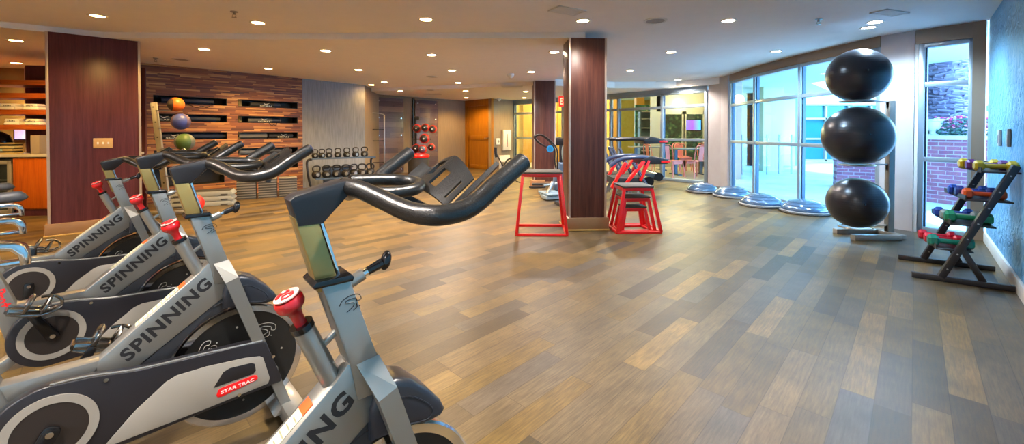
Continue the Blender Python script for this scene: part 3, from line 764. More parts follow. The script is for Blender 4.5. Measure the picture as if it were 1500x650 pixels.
# books, folder, black jug on worktop
bcols = ['#C9B078','#4A4638','#B8A36E','#6E6A50','#C7BD92','#3A352C','#A8905A']
zz = .89
for k in range(7):
    h = .018+.004*(k%3)
    o = MB().box2((-.09,-.07,0),(.09-.01*(k%2),.07,h), .002).build('stacked_book', mat('book_cover_%s' % 'abcdefg'[k], bcols[k], .6), loc=MA @ Vector((ax(22)-.24,.22,zz+.001)), rot=(0,0,aA+.12*math.sin(k*2.3)))
    tag(o, ['tan book at the bottom of the pile on the worktop','dark book second from the bottom of the worktop pile','tan book third from the bottom of the worktop pile','olive book in the middle of the worktop pile','cream book third from the top of the worktop pile','black book second from the top of the worktop pile','brown book on top of the worktop pile'][k], 'book', 'books piled on the worktop')
    zz += h+.0015
o = MB().box2((-.055,-.10,0),(.055,.10,.27), .003).build('document_box', mat('grey_card','#9A8C80',.7), loc=MA @ Vector((ax(66.5)-.20,.18,.891)), rot=(0,0,aA))
tag(o, 'grey upright document box at the right end of the worktop', 'box')
o = MB().box2((-.045,-.05,0),(.045,.05,.11), .01).build('tissue_carton', mat('pale_blue_card','#9FC0CC',.6), loc=MA @ Vector((ax(7.5)-.22,.2,.891)), rot=(0,0,aA))
tag(o, 'small pale blue carton on the worktop beside the books', 'box')
j = empty('drinks_urn', MA @ Vector((ax(0)-.34,.34,.891)), aA, 'round black drinks urn at the left end of the worktop', 'urn')
MB().lathe([(0,0),(.10,0),(.11,.02),(.14,.10),(.15,.18),(.12,.27),(.05,.32),(0,.325)]).build('urn_body', M_blacks, j)
MB().cyl((0,0,.322),(0,0,.352),.02,.03).build('urn_lid_knob', M_orangep, j)
# ============================================================ gym equipment
def local(o, v): return Matrix.Translation(o.location) @ Matrix.Rotation(o.rotation_euler.z, 4, 'Z') @ Vector(v)

# --- exercise ball rack and three big balls
BX, BY = 3.895, 4.70
rk = empty('ball_rack', (4.36,4.80,0), 0, 'pale steel upright rack holding three large black exercise balls by the windows', 'rack')
MB().box2((-.035,-.03,.03),(.035,.03,1.565), .006).build('upright', M_silverl, rk)
for yy, x0, x1 in ((-.17,-.56,-.04), (.14,-.52,.05)):
    MB().box2((x0,yy-.035,0),(x1,yy+.035,.06), .006).build('base_foot', M_silverl, rk)
MB().box2((-.04,-.17,.005),(.04,.14,.055), .005).build('base_beam', M_silverl, rk)
RB = [(1.842,.298,1.552),(1.163,.334,.835),(.408,.284,.130)]
for cz, r, rz in RB:
    rg = MB(); rr = .16
    rg.tube([(-.465+rr*math.cos(a*PI/6), -.10+rr*math.sin(a*PI/6), rz) for a in range(12)], .009, seg=8, closed=True, smooth=2)
    rg.bar((-.03,0,rz),(-.30,-.06,rz), .03, .012); rg.bar((-.02,0,rz-.07),(-.02,0,rz+.004), .03, .03)
    rg.build('ball_ring', M_steel, rk)
ballm = NT('black_vinyl_ball', .28); tc = ballm.n('TexCoord'); wv = ballm.n('TexWave', i_Scale=7.0, bands_direction='Z'); ballm.l(tc.outputs['Generated'], wv.inputs['Vector'])
ballm.b.inputs['Base Color'].default_value = lin('#26262A'); bb = ballm.n('Bump', i_Strength=.12, i_Distance=.004); ballm.l(wv.outputs['Fac'], bb.inputs['Height']); ballm.l(bb.outputs[0], ballm.b.inputs['Normal'])
ballm = ballm.m
for (cz, r, rz), lab in zip(RB, ('topmost on the rack, touching the window header','middle and widest on the rack','lowest on the rack near the floor')):
    b = empty('exercise_ball', (BX,BY,cz), 0, 'large glossy black exercise ball, '+lab, 'exercise ball', 'exercise balls on the rack')
    MB().ball((0,0,0), r, (1,1,.985), seg=64).build('ball_shell', ballm, b, angle=180)
    MB().lathe([(0,0),(.010,0),(.010,.004),(0,.006)], Matrix.Translation((-.12,-(r*r-.0144-.0004)**.5,.02)) @ Matrix.Rotation(PI/2,4,'X')).build('valve_plug', M_blacks, b)

# --- half ball balance trainers
domem = mat('pale_blue_vinyl_dome', '#55708E', .2, .45, coat=.5)
def bosu():
    t = empty('balance_trainer')
    MB().lathe([(0,.0),(.30,0),(.325,.012),(.328,.035),(.31,.045),(0,.045)], seg=56).build('platform', mat('grey_platform','#7C7A78',.5), t)
    MB().lathe([(.305,.045),(.308,.06),(.29,.095),(.25,.135),(.19,.17),(.11,.193),(.05,.200),(0,.201)], seg=56).build('dome', domem, t, angle=180)
    d = MB()
    for r, z in ((.299,.083),(.266,.124),(.21,.162)): d.tube([(r*math.cos(a*PI/12),r*math.sin(a*PI/12),z) for a in range(24)], .0035, seg=6, closed=True, smooth=1)
    d.build('ridge', domem, t)
    for a in (PI*.5, PI*1.5): MB().box((.326*math.cos(a),.326*math.sin(a),.02),(.09,.02,.022), .006).build('handle_grip', M_blackr, t)
    return t
bs = None
for i, (px, py, sc_) in enumerate([(1029,281,.95),(1072,288,1.0),(1115,301,1.0),(1179,311,1.0)]):
    if bs is None: t = bs = bosu()
    else: t = copy_tree(bs)
    p = at_z(px, py); t.location = (p.x, p.y, 0); t.rotation_euler = (0,0,i*.4); t.scale = (sc_,)*3
    tag(t, 'blue-grey half ball balance trainer, '+['farthest along the windows by the corner','second from the far corner under the windows','third from the far corner under the windows','nearest, beside the exercise ball rack'][i], 'balance trainer', 'half balls under the long windows')

# --- dumbbell rack by the blue wall
F0 = at_z(1335,405); dx = Vector((math.cos(math.radians(-35)), math.sin(math.radians(-35)), 0))*.64; F1 = F0+dx; fl = dx.length; ang = math.atan2(dx.y, dx.x)
n_ = Vector((-dx.y, dx.x, 0)).normalized()
dep = .60; shift = 0
dr_ = empty('dumbbell_rack', (F0.x, F0.y, 0), ang, 'black slanted four-tier dumbbell rack against the blue textured wall', 'rack')
def rp(px, py, back=0.0):
    "point on the rack side frame: along, height"
    o = F0+n_*back
    s_, z = at_wall(px, py, (o.x,o.y), (o.x+dx.x, o.y+dx.y)); return s_, z
ru0, ru1 = rp(1378,400), rp(1489,243)
rb0, rb1 = rp(1408,362), rp(1440,411)
cream = M_black
fm = mat('black_powder_coat','#201E22',.4, coat=.2)
for yb, nm in ((0,'near'),(dep,'far')):
    MB().bar((0,yb,.022),(fl-.02,yb,.022), .045, .044, .004).build('foot_rail', fm, dr_)
    sh = shift if yb else 0
    MB().bar((ru0[0],yb,.03),(ru1[0],yb,ru1[1]), .045, .045, .004).build('upright', fm, dr_)
    MB().bar((rb0[0],yb,rb0[1]),(rb1[0],yb,.04), .04, .04, .004).build('brace', fm, dr_)
    for k in range(7):
        t_ = (k+.6)/7.2
        px_ = Vector((ru0[0]+(ru1[0]-ru0[0])*t_, yb-.024, .03+(ru1[1]-.03)*t_))
        MB().cyl(px_, px_+Vector((0,-.004,0)), .006, seg=8).build('bolt', M_steel, dr_)
tiers = [(1437,1498,252),(1414,1486,294),(1392,1460,330),(1371,1427,366)]
TR = []
for (xa, xb, py) in tiers:
    a = rp(xa, py); b = rp(xb, py); z = a[1]*.5+b[1]*.5
    MB().box2((a[0],.0,z-.012),(b[0],dep,z), .002).box2((a[0],.0,z),(a[0]+.006,dep,z+.03)).build('tier_tray', fm, dr_)
    TR.append((a[0], b[0], z))
def dumbbell(m):
    t = empty('dumbbell')
    b = MB()
    b.cyl((-.055,0,0),(.055,0,0), .016, seg=16); b.build('handle', m, t)
    for sg in (-1, 1):
        h = MB(); T = Matrix.Translation((sg*.052,0,0)) @ Matrix.Rotation(sg*PI/2, 4, 'Y')
        h.lathe([(0,0),(.026,0),(.040,.012),(.040,.040),(.030,.052),(0,.054)], T, seg=6)
        h.build('head', m, t, angle=30)
    return t
DBM = {k: mat('vinyl_'+k, v, .28, coat=.4) for k, v in dict(yellow='#D8B60E',purple='#6A2A78',blue='#1F46A8',orange='#EC5A12',grey='#9AA6A2',green='#17895A',red='#D2203A',teal='#17806A', navy='#263A88').items()}
DL = [[('yellow','nearest on the top tier'),('purple','in the middle of the top tier'),('yellow','at the far end of the top tier')],
      [('orange','nearest on the second tier'),('navy','in the middle of the second tier'),('blue','at the far end of the second tier')],
      [('green','nearest on the third tier'),('grey','in the middle of the third tier'),('blue','at the far end of the third tier')],
      [('teal','nearest on the bottom tier'),('red','in the middle of the bottom tier'),('red','at the far end of the bottom tier')]]
for (xa, xb, z), row in zip(TR, DL):
    for k, (c_, lab) in enumerate(row):
        t = dumbbell(DBM[c_]); s_ = 1.22 if k == 0 and c_ in ('green','teal') else 1.08
        t.scale = (s_*1.05, s_, s_); t.rotation_euler = (0, 0, ang+.03*k)
        t.location = local(dr_, ((xa+xb)/2-.005-.015*k, dep*(.17+.215*k), z+.0352*s_+.0005))
        tag(t, '%s hexagonal dumbbell, %s of the rack' % ({'navy':'dark blue'}.get(c_, c_), lab), 'dumbbell', 'coloured dumbbells on the slanted rack')

# switches on the blue wall
uw = Vector((RW0[0]-RW1[0], RW0[1]-RW1[1], 0)).normalized(); aw = math.atan2(uw.y, uw.x)
for px, lab, w_ in ((1467,'white wall box, left one of the pair on the blue wall',.055),(1481,'brown-edged wall box, right one of the pair on the blue wall',.05)):
    s_, z_ = at_wall(px, 202, RW1, RW0)
    t = empty('wall_control', (RW1[0]+uw.x*s_, RW1[1]+uw.y*s_, z_), aw, lab, 'wall switch', 'boxes on the blue wall')
    MB().box2((-w_/2,.001,-.075),(w_/2,.022,.075), .005).build('housing', M_white if w_ > .052 else mat('brown_grey_box','#8E8078',.5), t)
    MB().box2((-w_/3,.020,-.05),(w_/3,.027,.03), .003).build('cover', mat('pale_cover','#C9D8E0',.4), t)

# --- plyometric boxes (red frames with rubber tops)
def plyo(w, d, h, tw_, td, off=0.0, r=.011):
    t = empty('plyometric_box')
    fr_ = MB(); C0 = [(-w/2,-d/2),(w/2,-d/2),(w/2,d/2),(-w/2,d/2)]; T0 = [(-tw_/2+off,-td/2),(tw_/2+off,-td/2),(tw_/2+off,td/2),(-tw_/2+off,td/2)]
    for i in range(4):
        a, b = C0[i], C0[(i+1)%4]; fr_.bar((a[0],a[1],.013),(b[0],b[1],.013), .032, .030, .003)
    fr_.build('base_frame', M_red, t)
    for i in range(4):
        a, b = C0[i], T0[i]; MB().bar((a[0],a[1],.02),(b[0]*.93,b[1]*.93,h-.03), .034, .034, .003, up=(0,1,0)).build('leg', M_red, t)
    e_ = MB()
    for i in range(4):
        a, b = T0[i], T0[(i+1)%4]; e_.bar((a[0]*.97,a[1]*.97,h-.035),(b[0]*.97,b[1]*.97,h-.035), .02, .04, .003)
    e_.build('top_rim', M_red, t)
    MB().box2((-tw_/2+off-.01,-td/2-.01,h-.015),(tw_/2+off+.01,td/2+.01,h+.004), .004).build('rubber_top', mat('black_rubber_top','#4A4540',.75,bump=.3,bscale=150), t)
    return t
PG = 'red plyometric boxes'
a = plyo(.585,.50,.735,.47,.40)
a.location = (.352,5.06,0); a.rotation_euler = (0,0,-.03); tag(a, 'tall single red plyometric box standing left of the dark column', 'plyometric box', PG)
for (w_,d_,h_,tw_,td_,sh,lab) in ((.525,.44,.555,.36,.36,0,'outermost and tallest of the nested stack right of the column'),(.43,.34,.425,.31,.30,-.02,'middle one of the nested stack right of the column'),(.34,.26,.300,.26,.22,-.03,'smallest inside the nested stack right of the column')):
    t = plyo(w_,d_,h_,tw_,td_); t.location = (1.50+sh*.3,5.15,.0 if h_ > .5 else .0); t.rotation_euler = (0,0,.06)
    tag(t, 'red plyometric box, '+lab, 'plyometric box', PG)

# --- slanted medicine ball rack at the left
def mball(name, c1, c2, loc, r, lab, style):
    t = empty('medicine_ball', loc, 0, lab, 'medicine ball', 'medicine balls on the slanted stand')
    MB().ball((0,0,0), r, seg=32).build('ball_shell', c1, t, angle=180)
    b = MB()
    if style == 'cap':
        b.grid(lambda u, v: Vector((math.sin(u*1.05)*math.cos(2*PI*v), -math.cos(u*1.05), math.sin(u*1.05)*math.sin(2*PI*v)))*(r*1.012), 8, 24)
    else:
        for k in (0, 2): b.grid(lambda u, v: Vector((math.cos((k+u)*PI/2+.4)*math.cos((v-.5)*2.8), math.sin((k+u)*PI/2+.4)*math.cos((v-.5)*2.8), math.sin((v-.5)*2.8)))*(r*1.01), 8, 16)
    b.build('panel', c2, t, angle=180)
    return t
MR = [(258,153,6.05,.103),(265,178,6.02,.117),(270.5,208,5.98,.122),(274,250,5.93,.115),(284,298,5.88,.125)]
mb_m = [(mat('orange_rubber','#E2691C',.45),mat('charcoal_rubber','#3A3330',.5),'cap','orange and black medicine ball, topmost on the slanted stand'),
        (mat('blue_violet_rubber','#3C4A9A',.4),mat('purple_grey_rubber','#5C4A68',.4),'seg','blue and purple medicine ball, second from the top of the slanted stand'),
        (mat('green_rubber','#3F5A2C',.45),mat('grey_green_rubber','#5D625C',.45),'seg','green and grey medicine ball, third from the top of the slanted stand'),
        (mat('brown_rubber','#5A4434',.5),mat('dark_brown_rubber','#3A2C24',.5),'seg','brown medicine ball, fourth from the top, behind the handlebars'),
        (mat('bright_red_rubber','#E01A10',.4),mat('dull_red_rubber','#8E1812',.4),'cap','bright red medicine ball, lowest on the slanted stand')]
BC = []
for (px, py, Y, r), (c1, c2, stl, lab) in zip(MR, mb_m):
    p = at_y(px, py, Y); BC.append((p, r)); t = mball('m', c1, c2, p, r, lab, stl)
    t.rotation_euler = (0,0,-.65)
pt = at_y(225, 150, 6.15); pb = at_y(243, 278, 6.1)
mr = empty('ball_stand', (pb.x, pb.y, 0), 0, 'slanted pale metal stand carrying five medicine balls', 'stand')
P0 = Vector(pt)-Vector(mr.location); P1 = Vector(pb)-Vector(mr.location)
dirv = (P1-P0).normalized(); P2 = P1+dirv*(P1.z-.04)/(-dirv.z)
up_ = MB().bar(P0, P2, .085, .035, .006, up=(0,1,0)).build('upright', M_silverl, mr)
for k in range(7):
    q = P0.lerp(P2, (k+.3)/7.2); MB().cyl(q+Vector((0,-.016,0)), q+Vector((0,-.022,0)), .010, seg=10).build('hole_plug', M_black, mr)
MB().bar(P2+Vector((-.30,0,-.015)), P2+Vector((.45,0,-.015)), .07, .04, .004).bar(P2+Vector((.06,-.28,-.015)), P2+Vector((.06,.28,-.015)), .07, .04, .004).build('base', M_silverl, mr)
for p, r in BC:
    q = p-Vector(mr.location); z = q.z-r*.80
    t_ = (P0.z-z)/(P0.z-P2.z); a = P0.lerp(P2, min(t_,1))
    MB().bar(a, Vector((q.x-r*.3, q.y+.02, z)), .03, .012).tube([(q.x+.62*r*math.cos(k*PI/5), q.y+.62*r*math.sin(k*PI/5), z+.012) for k in range(10)], .007, seg=6, closed=True, smooth=2).build('cradle', M_steel, mr)

# --- foam rollers, bars and bags in the wall niches
rollm = mat('charcoal_foam','#2B2B2F',.6,bump=.3,bscale=90); rollb = mat('navy_sleeve','#1E2C48',.5); rollg = mat('grey_sleeve','#55575C',.5)
WM = Matrix.Translation((WW0[0],WW0[1],0)) @ Matrix.Rotation(aW,4,'Z')
def roller(x0, x1, z, r, m, label, txt=None, band=None, tx=None):
    t = empty('weighted_bag', WM @ Vector(((x0+x1)/2,.11,z+r)), aW, label, 'weighted bag', 'weighted bags in the wall niches')
    h = (x1-x0)/2
    MB().cyl((-h,0,0),(h,0,0), r, seg=24).build('bag_body', m, t)
    for sg in (-1,1): MB().cyl((sg*h,0,0),(sg*(h+.008),0,0), r*.98, r*.7, seg=24).build('end_cap', M_black, t)
    if band: 
        for b_ in band: MB().cyl((b_[0]-(x0+x1)/2,0,0),(b_[1]-(x0+x1)/2,0,0), r*1.02, seg=24, cap=False).build('sleeve', rollb if len(b_) == 2 else rollg, t)
    if txt:
        MB().text(txt, .026, .22, depth=.001, M=Matrix.Translation(((tx or 0),-r*1.035,-.028)) @ RX, bold=.02).build('bag_lettering', M_wlet, t)
        s_ = MB(); cx_ = (tx or 0)+.01
        s_.tube([(cx_-.05,-r*1.04,.035),(cx_-.03,-r*1.03,.012),(cx_,-r*1.04,.008),(cx_+.03,-r*1.03,.022),(cx_+.06,-r*1.04,.033)], [.003,.008,.009,.006,.002], seg=6); s_.build('swoosh_mark', M_wlet, t)
    return t
zr = [1.84-.315*k-.135+.009 for k in range(4)]
sa, sb_ = xa0+.02, xb0+.02
roller(sa+.10, sa+.86, zr[0], .050, rollb, 'navy bag in the top left wall niche', band=[(sa+.45, sa+.80)])
roller(sa+.02, sa+.95, zr[1], .052, rollm, 'charcoal bag with white letters in the second niche down on the left', 'SCAN', [(sa+.4, sa+.9)], -.36)
roller(sa+.02, sa+1.10, zr[2], .052, rollm, 'charcoal bag with white letters in the third niche down on the left', 'SCAN', [(sa+.48, sa+1.0)], -.30)
roller(sa+.05, sa+1.05, zr[3], .050, rollm, 'dark bag in the lowest narrow niche on the left')
roller(sb_+.22, sb_+.78, zr[0], .050, rollm, 'short charcoal bag with white letters in the top right niche', 'SCAN', [(sb_+.66, sb_+.77)], .0)
roller(sb_+.18, sb_+.78, zr[1], .050, rollg, 'grey bag with white letters in the second niche down on the right', 'SCAN', [(sb_+.62, sb_+.77)], -.02)
roller(sb_+.02, sb_+.52, zr[2], .052, mat('pale_grey_foam','#77797C',.6), 'pale grey roller at the left of the third niche down on the right')
roller(sb_+.55, sb_+1.02, zr[2], .052, rollm, 'charcoal bag with white letters at the right of the third niche down on the right', 'SCAN', None, .04)
roller(sb_+.02, sb_+.40, zr[3], .050, mat('light_grey_foam','#808284',.6), 'light grey roller in the fourth niche down on the right')
roller(sb_+.46, sb_+1.0, zr[3], .050, rollg, 'grey bag behind the handlebars in the fourth niche down on the right')
for (x, z, w, lab) in ((sa+.62, zr[0]-.006, .16, 'dark strap hanging from the top left niche'), (sb_+.60, zr[1]-.006, .07, 'dark strap hanging from the second niche down on the right')):
    o = MB().tube([(x-w,-.012,z+.03),(x-w,-.020,z-.01),(x-w*.3,-.022,z-.055),(x+w*.2,-.02,z-.03),(x+w*.7,-.022,z-.05),(x+w,-.02,z-.01),(x+w,-.012,z+.03)], .006, seg=6, flat=.5).build('hanging_strap', M_black, loc=(WW0[0],WW0[1],0), rot=(0,0,aW))
    tag(o, lab, 'strap')

# --- aerobic steps: long decks and three stacks of risers
p0, p1 = at_z(345,293), at_z(437,287); L, a_ = wall_frame(p0, p1)
stepm = mat('grey_step_top','#7E7C78',.5); stepg = mat('dark_step_side','#3A3A3C',.55)
proto_s = None
for c_ in range(3):
    for k in range(8):
        if proto_s is None:
            t = proto_s = empty('step_riser')
            w = L/3*.92
            MB().prism([(0,0),(w,0),(w-.012,.020),(.012,.020)], 0, .30, 'xz', bev=.003).build('riser_body', stepg, t)
            MB().box2((.004,-.006,.022),(w-.004,.306,.032), .004).build('riser_top', stepm, t)
        else: t = copy_tree(proto_s)
        off = L/3*c_+.01
        t.location = (p0.x+math.cos(a_)*off, p0.y+math.sin(a_)*off, k*.0445+.0003*k); t.rotation_euler = (0,0,a_)
        for ch in t.children: ch.location.z = 0
        t.scale = (1,1,1.27)
        tag(t, 'grey step riser, %s in the %s riser stack' % (['lowest','second from the floor','third from the floor','fourth from the floor','fourth from the top','third from the top','second from the top','topmost'][k], ['left','middle','right'][c_]), 'aerobic step', 'stacks of step risers')
q1 = at_z(341,300); q0 = at_z(246,306)
L, a2 = wall_frame(q0, q1); pr = None
for k in range(3):
    if pr is None:
        t = pr = empty('step_deck')
        MB().prism([(0,0),(L,0),(L+.01,.02),(L-.03,.075),(.03,.075),(-.01,.02)], 0, .36, 'xz', bev=.006).build('deck_body', mat('pale_grey_deck','#8E9290',.45), t)
        MB().box2((.04,.02,.0752),(L-.04,.34,.080), .002).build('grip_mat', stepg, t)
        for x in (.12, L-.12): MB().box2((x-.05,-.003,.006),(x+.05,.002,.03), .002).build('handhold', stepg, t)
    else: t = copy_tree(pr)
    t.location = (q0.x, q0.y, k*.0815); t.rotation_euler = (0,0,a2)
    tag(t, 'long pale grey aerobic step deck, %s of three' % ['bottom','middle','top'][k], 'aerobic step', 'long step decks stacked on the floor')

# --- kettlebell rack
K0, K1 = (-4.13,8.60), (-3.08,9.22); LK, aK = wall_frame(K0, K1)
kr = empty('kettlebell_rack', (K0[0],K0[1],0), aK, 'black two-shelf rack of kettlebells in front of the grey wall', 'rack')
zt, zb = .665, .255
rackm = mat('dark_blue_grey_rack','#4C5E74',.4,.3)
MB().box2((-.02,-.13,zt-.02),(LK+.03,.13,zt), .004).box2((-.02,-.135,zt-.02),(LK+.03,-.125,zt+.015)).build('top_shelf', rackm, kr)
MB().box2((.05,-.20,zb-.02),(LK+.08,.10,zb), .004).box2((.05,-.205,zb-.02),(LK+.08,-.195,zb+.015)).build('lower_shelf', rackm, kr)
for x in (-.07, LK-.02):
    MB().tube([(x+.06,.02,zt-.022),(x+.0,-.02,zt-.03),(x-.03,-.03,zt-.10),(x+.0,-.02,zb),(x+.06,-.0,.012)], .022, seg=10, smooth=5).build('upright', M_black, kr)
    MB().bar((x+.06,-.24,.012),(x+.06,.22,.012), .05, .024, .003).build('foot', M_black, kr)
kbm = mat('cast_iron','#26262A',.42,.5,bump=.2,bscale=90)
def kettlebell():
    t = empty('kettlebell')
    MB().lathe([(0,0),(.045,0),(.066,.022),(.074,.058),(.066,.095),(.042,.118),(0,.124)], seg=28).build('bell', kbm, t, angle=70)
    MB().tube([(-.034,0,.100),(-.056,0,.140),(-.052,0,.182),(-.025,0,.200),(.025,0,.200),(.052,0,.182),(.056,0,.140),(.034,0,.100)], .0115, seg=12, smooth=5).build('handle', kbm, t)
    MB().lathe([(0,0),(.028,0),(.026,.003),(0,.003)], Matrix.Translation((0,-.0725,.060)) @ Matrix.Rotation(PI/2,4,'X'), seg=20).build('weight_disc', M_silver, t)
    return t
kb = None
ordi = ['first','second','third','fourth','fifth','sixth','seventh']
for row, (xs_, z, s0, yy) in enumerate((((447+.0,461.5,471.5,482,495,508,521,534)[1:], zt, .80, 0), ((463,477.7,492.5,506,517.5,529.5,541.5), zb, 1.0, -.06))):
    for i, px in enumerate(xs_):
        if kb is None: t = kb = kettlebell()
        else: t = copy_tree(kb)
        x = at_wall(px, 230, K0, K1)[0]
        s_ = s0*(1.12+.035*i) if row == 0 else s0*(1.25+.008*i)
        t.location = local(kr, (x, yy, z+.0006)); t.rotation_euler = (0,0,aK+.25*math.sin(i*1.7+row)); t.scale = (s_,)*3
        tag(t, 'black kettlebell, %s from the left on the %s rack shelf' % (ordi[i], ['upper','lower'][row]), 'kettlebell', 'kettlebells on the rack')
t = empty('equipment_case', local(kr, (.46,.30,0)), aK, 'dark blue-grey case standing behind the lower kettlebells', 'case')
MB().box2((-.22,-.10,0),(.36,.12,.43), .02).build('case_body', rackm, t); MB().box2((-.24,-.12,.431),(.38,.14,.46), .01).build('case_lid', M_black, t)

# --- panels, ladder frame and ball tree on the far wall
LT, aT = wall_frame(TWa, TWb)
def tx(px): return at_wall(px, 190, TWa, TWb)[0]
def boardpanel(pa, pb_, lab):
    t = empty('wall_panel', (TWa[0],TWa[1],0), aT, lab, 'wall panel', 'wood-look panels on stand-off bolts')
    a, b = tx(pa), tx(pb_)
    MB().box2((a,-.05,.03),(b,-.03,2.20), .003).build('panel_board', M_woodpan, t)
    for x in (a+.09, b-.09):
        for z in (.12,.62,1.12,1.62,2.10): MB().cyl((x,-.0,z),(x,-.062,z), .018, seg=14).build('standoff_bolt', M_chrome, t)
boardpanel(549, 590, 'grey-brown wood panel held by stand-off bolts behind the ladder frame')
boardpanel(607, 640, 'grey-brown wood panel held by stand-off bolts behind the ball tree')
for i_, px in enumerate((549,606)):
    struct(MB().box2((tx(px)-.06,-.055,0),(tx(px)-.02,0,2.24)).build('trim_%d' % (3+i_), M_black, loc=(TWa[0],TWa[1],0), rot=(0,0,aT)))
la = at_y(540, 230, 11.0); lb_ = at_y(563, 230, 11.2)
t = empty('suspension_frame', (la.x, la.y, 0), math.atan2(lb_.y-la.y, lb_.x-la.x), 'thin dark metal ladder frame standing between the grey wall and the wood panel', 'frame')
w_ = (lb_-la).length
for x in (0, w_): MB().box2((x-.015,-.015,0),(x+.015,.015,1.72-.05*(x>0)), .003).build('post', M_steel, t)
for z in (.40,.98,1.28): MB().cyl((0,0,z),(w_,0,z), .012).build('rung', M_black, t)
MB().tube([(-.10,.02,1.70),(.0,.0,1.72),(w_*.5,0,1.72),(w_,0,1.68)], .012).build('top_rail', M_steel, t)
for x in (0, w_): MB().bar((x,-.20,.012),(x,.25,.012), .04, .024).build('foot', M_black, t)
# drum with red rim + tree of red and black balls
dp = at_y(613, 240, 10.9)
t = empty('punch_bag_base', (dp.x, dp.y, 0), 0, 'dark round drum with a bright red rim below the ball tree', 'bag base')
MB().lathe([(0,0),(.25,0),(.27,.02),(.27,.54),(.26,.545),(0,.545)], seg=40).build('drum', mat('charcoal_drum','#33302F',.5), t)
MB().lathe([(.262,.545),(.285,.555),(.290,.60),(.27,.635),(.22,.645),(0,.645)], seg=40).build('red_rim', M_red, t)
tp = at_y(609, 200, 11.35)
t = empty('ball_tree', (tp.x, tp.y, 0), 0, 'black upright tree stand loaded with red and black medicine balls', 'stand')
MB().cyl((0,0,.02),(0,0,1.58), .035).build('post', M_black, t); MB().box2((-.05,-.05,1.55),(.10,.05,1.64), .01).build('head', M_black, t)
MB().lathe([(0,0),(.24,0),(.24,.03),(0,.035)]).build('base', M_black, t)
redm = mat('red_vinyl_ball','#B01A14',.35,coat=.3)
TB = [(611,188,'red and black ball at the upper left of the tree',.118),(623,187,'dark ball at the top middle of the tree',.115),(634,189,'black ball with pale hub at the upper right of the tree',.112),(622,203,'mottled red ball in the middle of the tree',.135),(610,217,'red ball at the lower left of the tree just over the drum',.120),(619,218.5,'slate faced ball at the lower middle of the tree',.118),(632,215.5,'dark red ball at the lower right of the tree',.10)]
for i, (px, py, lab, r) in enumerate(TB):
    p = at_y(px, py, 11.22-.13*(i % 2)); b = empty('medicine_ball', p, 0, lab, 'medicine ball', 'balls on the far tree')
    MB().ball((0,0,0), r, seg=24).build('ball_shell', redm, b, angle=180)
    MB().lathe([(0,r*.42),(r*.4,r*.5),(r*.70,r*.60),(r*.74,r*.69),(r*.62,r*.82),(r*.38,r*.96),(0,r*1.03)], Matrix.Rotation(PI/2,4,'X'), seg=24).build('face_panel', M_black if i != 5 else rackm, b, angle=60)
    MB().cyl((0,-r*1.0,0),(0,-r*1.06,0), r*.16, seg=12).build('hub_mark', M_white, b)
for z in (1.30,1.02,.80):
    MB().cyl((-.10,-.02,z),(.42,-.02,z), .014).build('peg', M_black, t)

# --- wall items beside the oak door
WB0, WB1 = (-.66,13.2), (.05,14.0); LB, aB = wall_frame(WB0, WB1)
def bx(px, py): return at_wall(px, py, WB0, WB1)
def wallthing(px, py, name, lab, cat):
    s_, z_ = bx(px, py); return empty(name, (WB0[0]+math.cos(aB)*s_, WB0[1]+math.sin(aB)*s_, z_), aB, lab, cat)
t = wallthing(740, 205, 'extinguisher_cabinet', 'white wall cabinet with a narrow red slot beside the oak door', 'cabinet')
MB().box2((-.19,-.10,-.33),(.19,-.001,.33), .01).build('cabinet_body', M_white, t); MB().box2((-.03,-.106,-.22),(.0,-.1,.20)).build('window_slot', M_dark, t); MB().box2((-.028,-.109,-.2),(-.004,-.105,-.06)).build('red_strip', M_redp, t)
t = wallthing(728.5, 207, 'wall_phone', 'small white wall unit between the oak door and the white cabinet', 'wall phone')
MB().box2((-.09,-.05,-.10),(.09,-.001,.10), .01).build('body', M_white, t); MB().cyl((0,-.055,-.0),(0,-.05,0), .04).build('dial', M_silverl, t)
t = wallthing(738, 237, 'drinking_fountain', 'white drinking fountain panel below the white wall cabinet', 'drinking fountain')
MB().box2((-.24,-.06,-.36),(.24,-.001,.22), .01).build('back_panel', M_white, t); MB().box2((-.2,-.24,-.10),(.2,-.055,.02), .03).build('basin', M_silverl, t)
# stick-handled trainer near the door
p = at_z(745, 268)
t = empty('pivot_trainer', (p.x,p.y,0), 0, 'thin black pivoting bar trainer standing in front of the oak door wall', 'trainer')
A0, A1 = at_y(726,223,p.y)-Vector((p.x,p.y,0)), at_y(738,245,p.y)-Vector((p.x,p.y,0))
MB().tube([A0+Vector((0,0,.12)),A0,A0+Vector((.02,0,-.12))], .035, seg=10).build('hand_grip', M_black, t)
MB().cyl(A0,A1,.014).cyl(A1+Vector((0,0,.06)),(A1.x,0,.05),.03).build('arm', M_black, t)
MB().tube([A1,(A1.x+.07,0,A1.z+.16),(A1.x+.18,0,A1.z+.22)], .02).build('pivot', M_black, t)
MB().bar((A1.x-.05,0,.2),(.35,-.3,.012), .02, .02).bar((A1.x,0,.35),(-.25,.25,.012), .02,.02).box2((A1.x-.12,-.08,0),(A1.x+.12,.08,.06),.01).build('base', M_black, t)

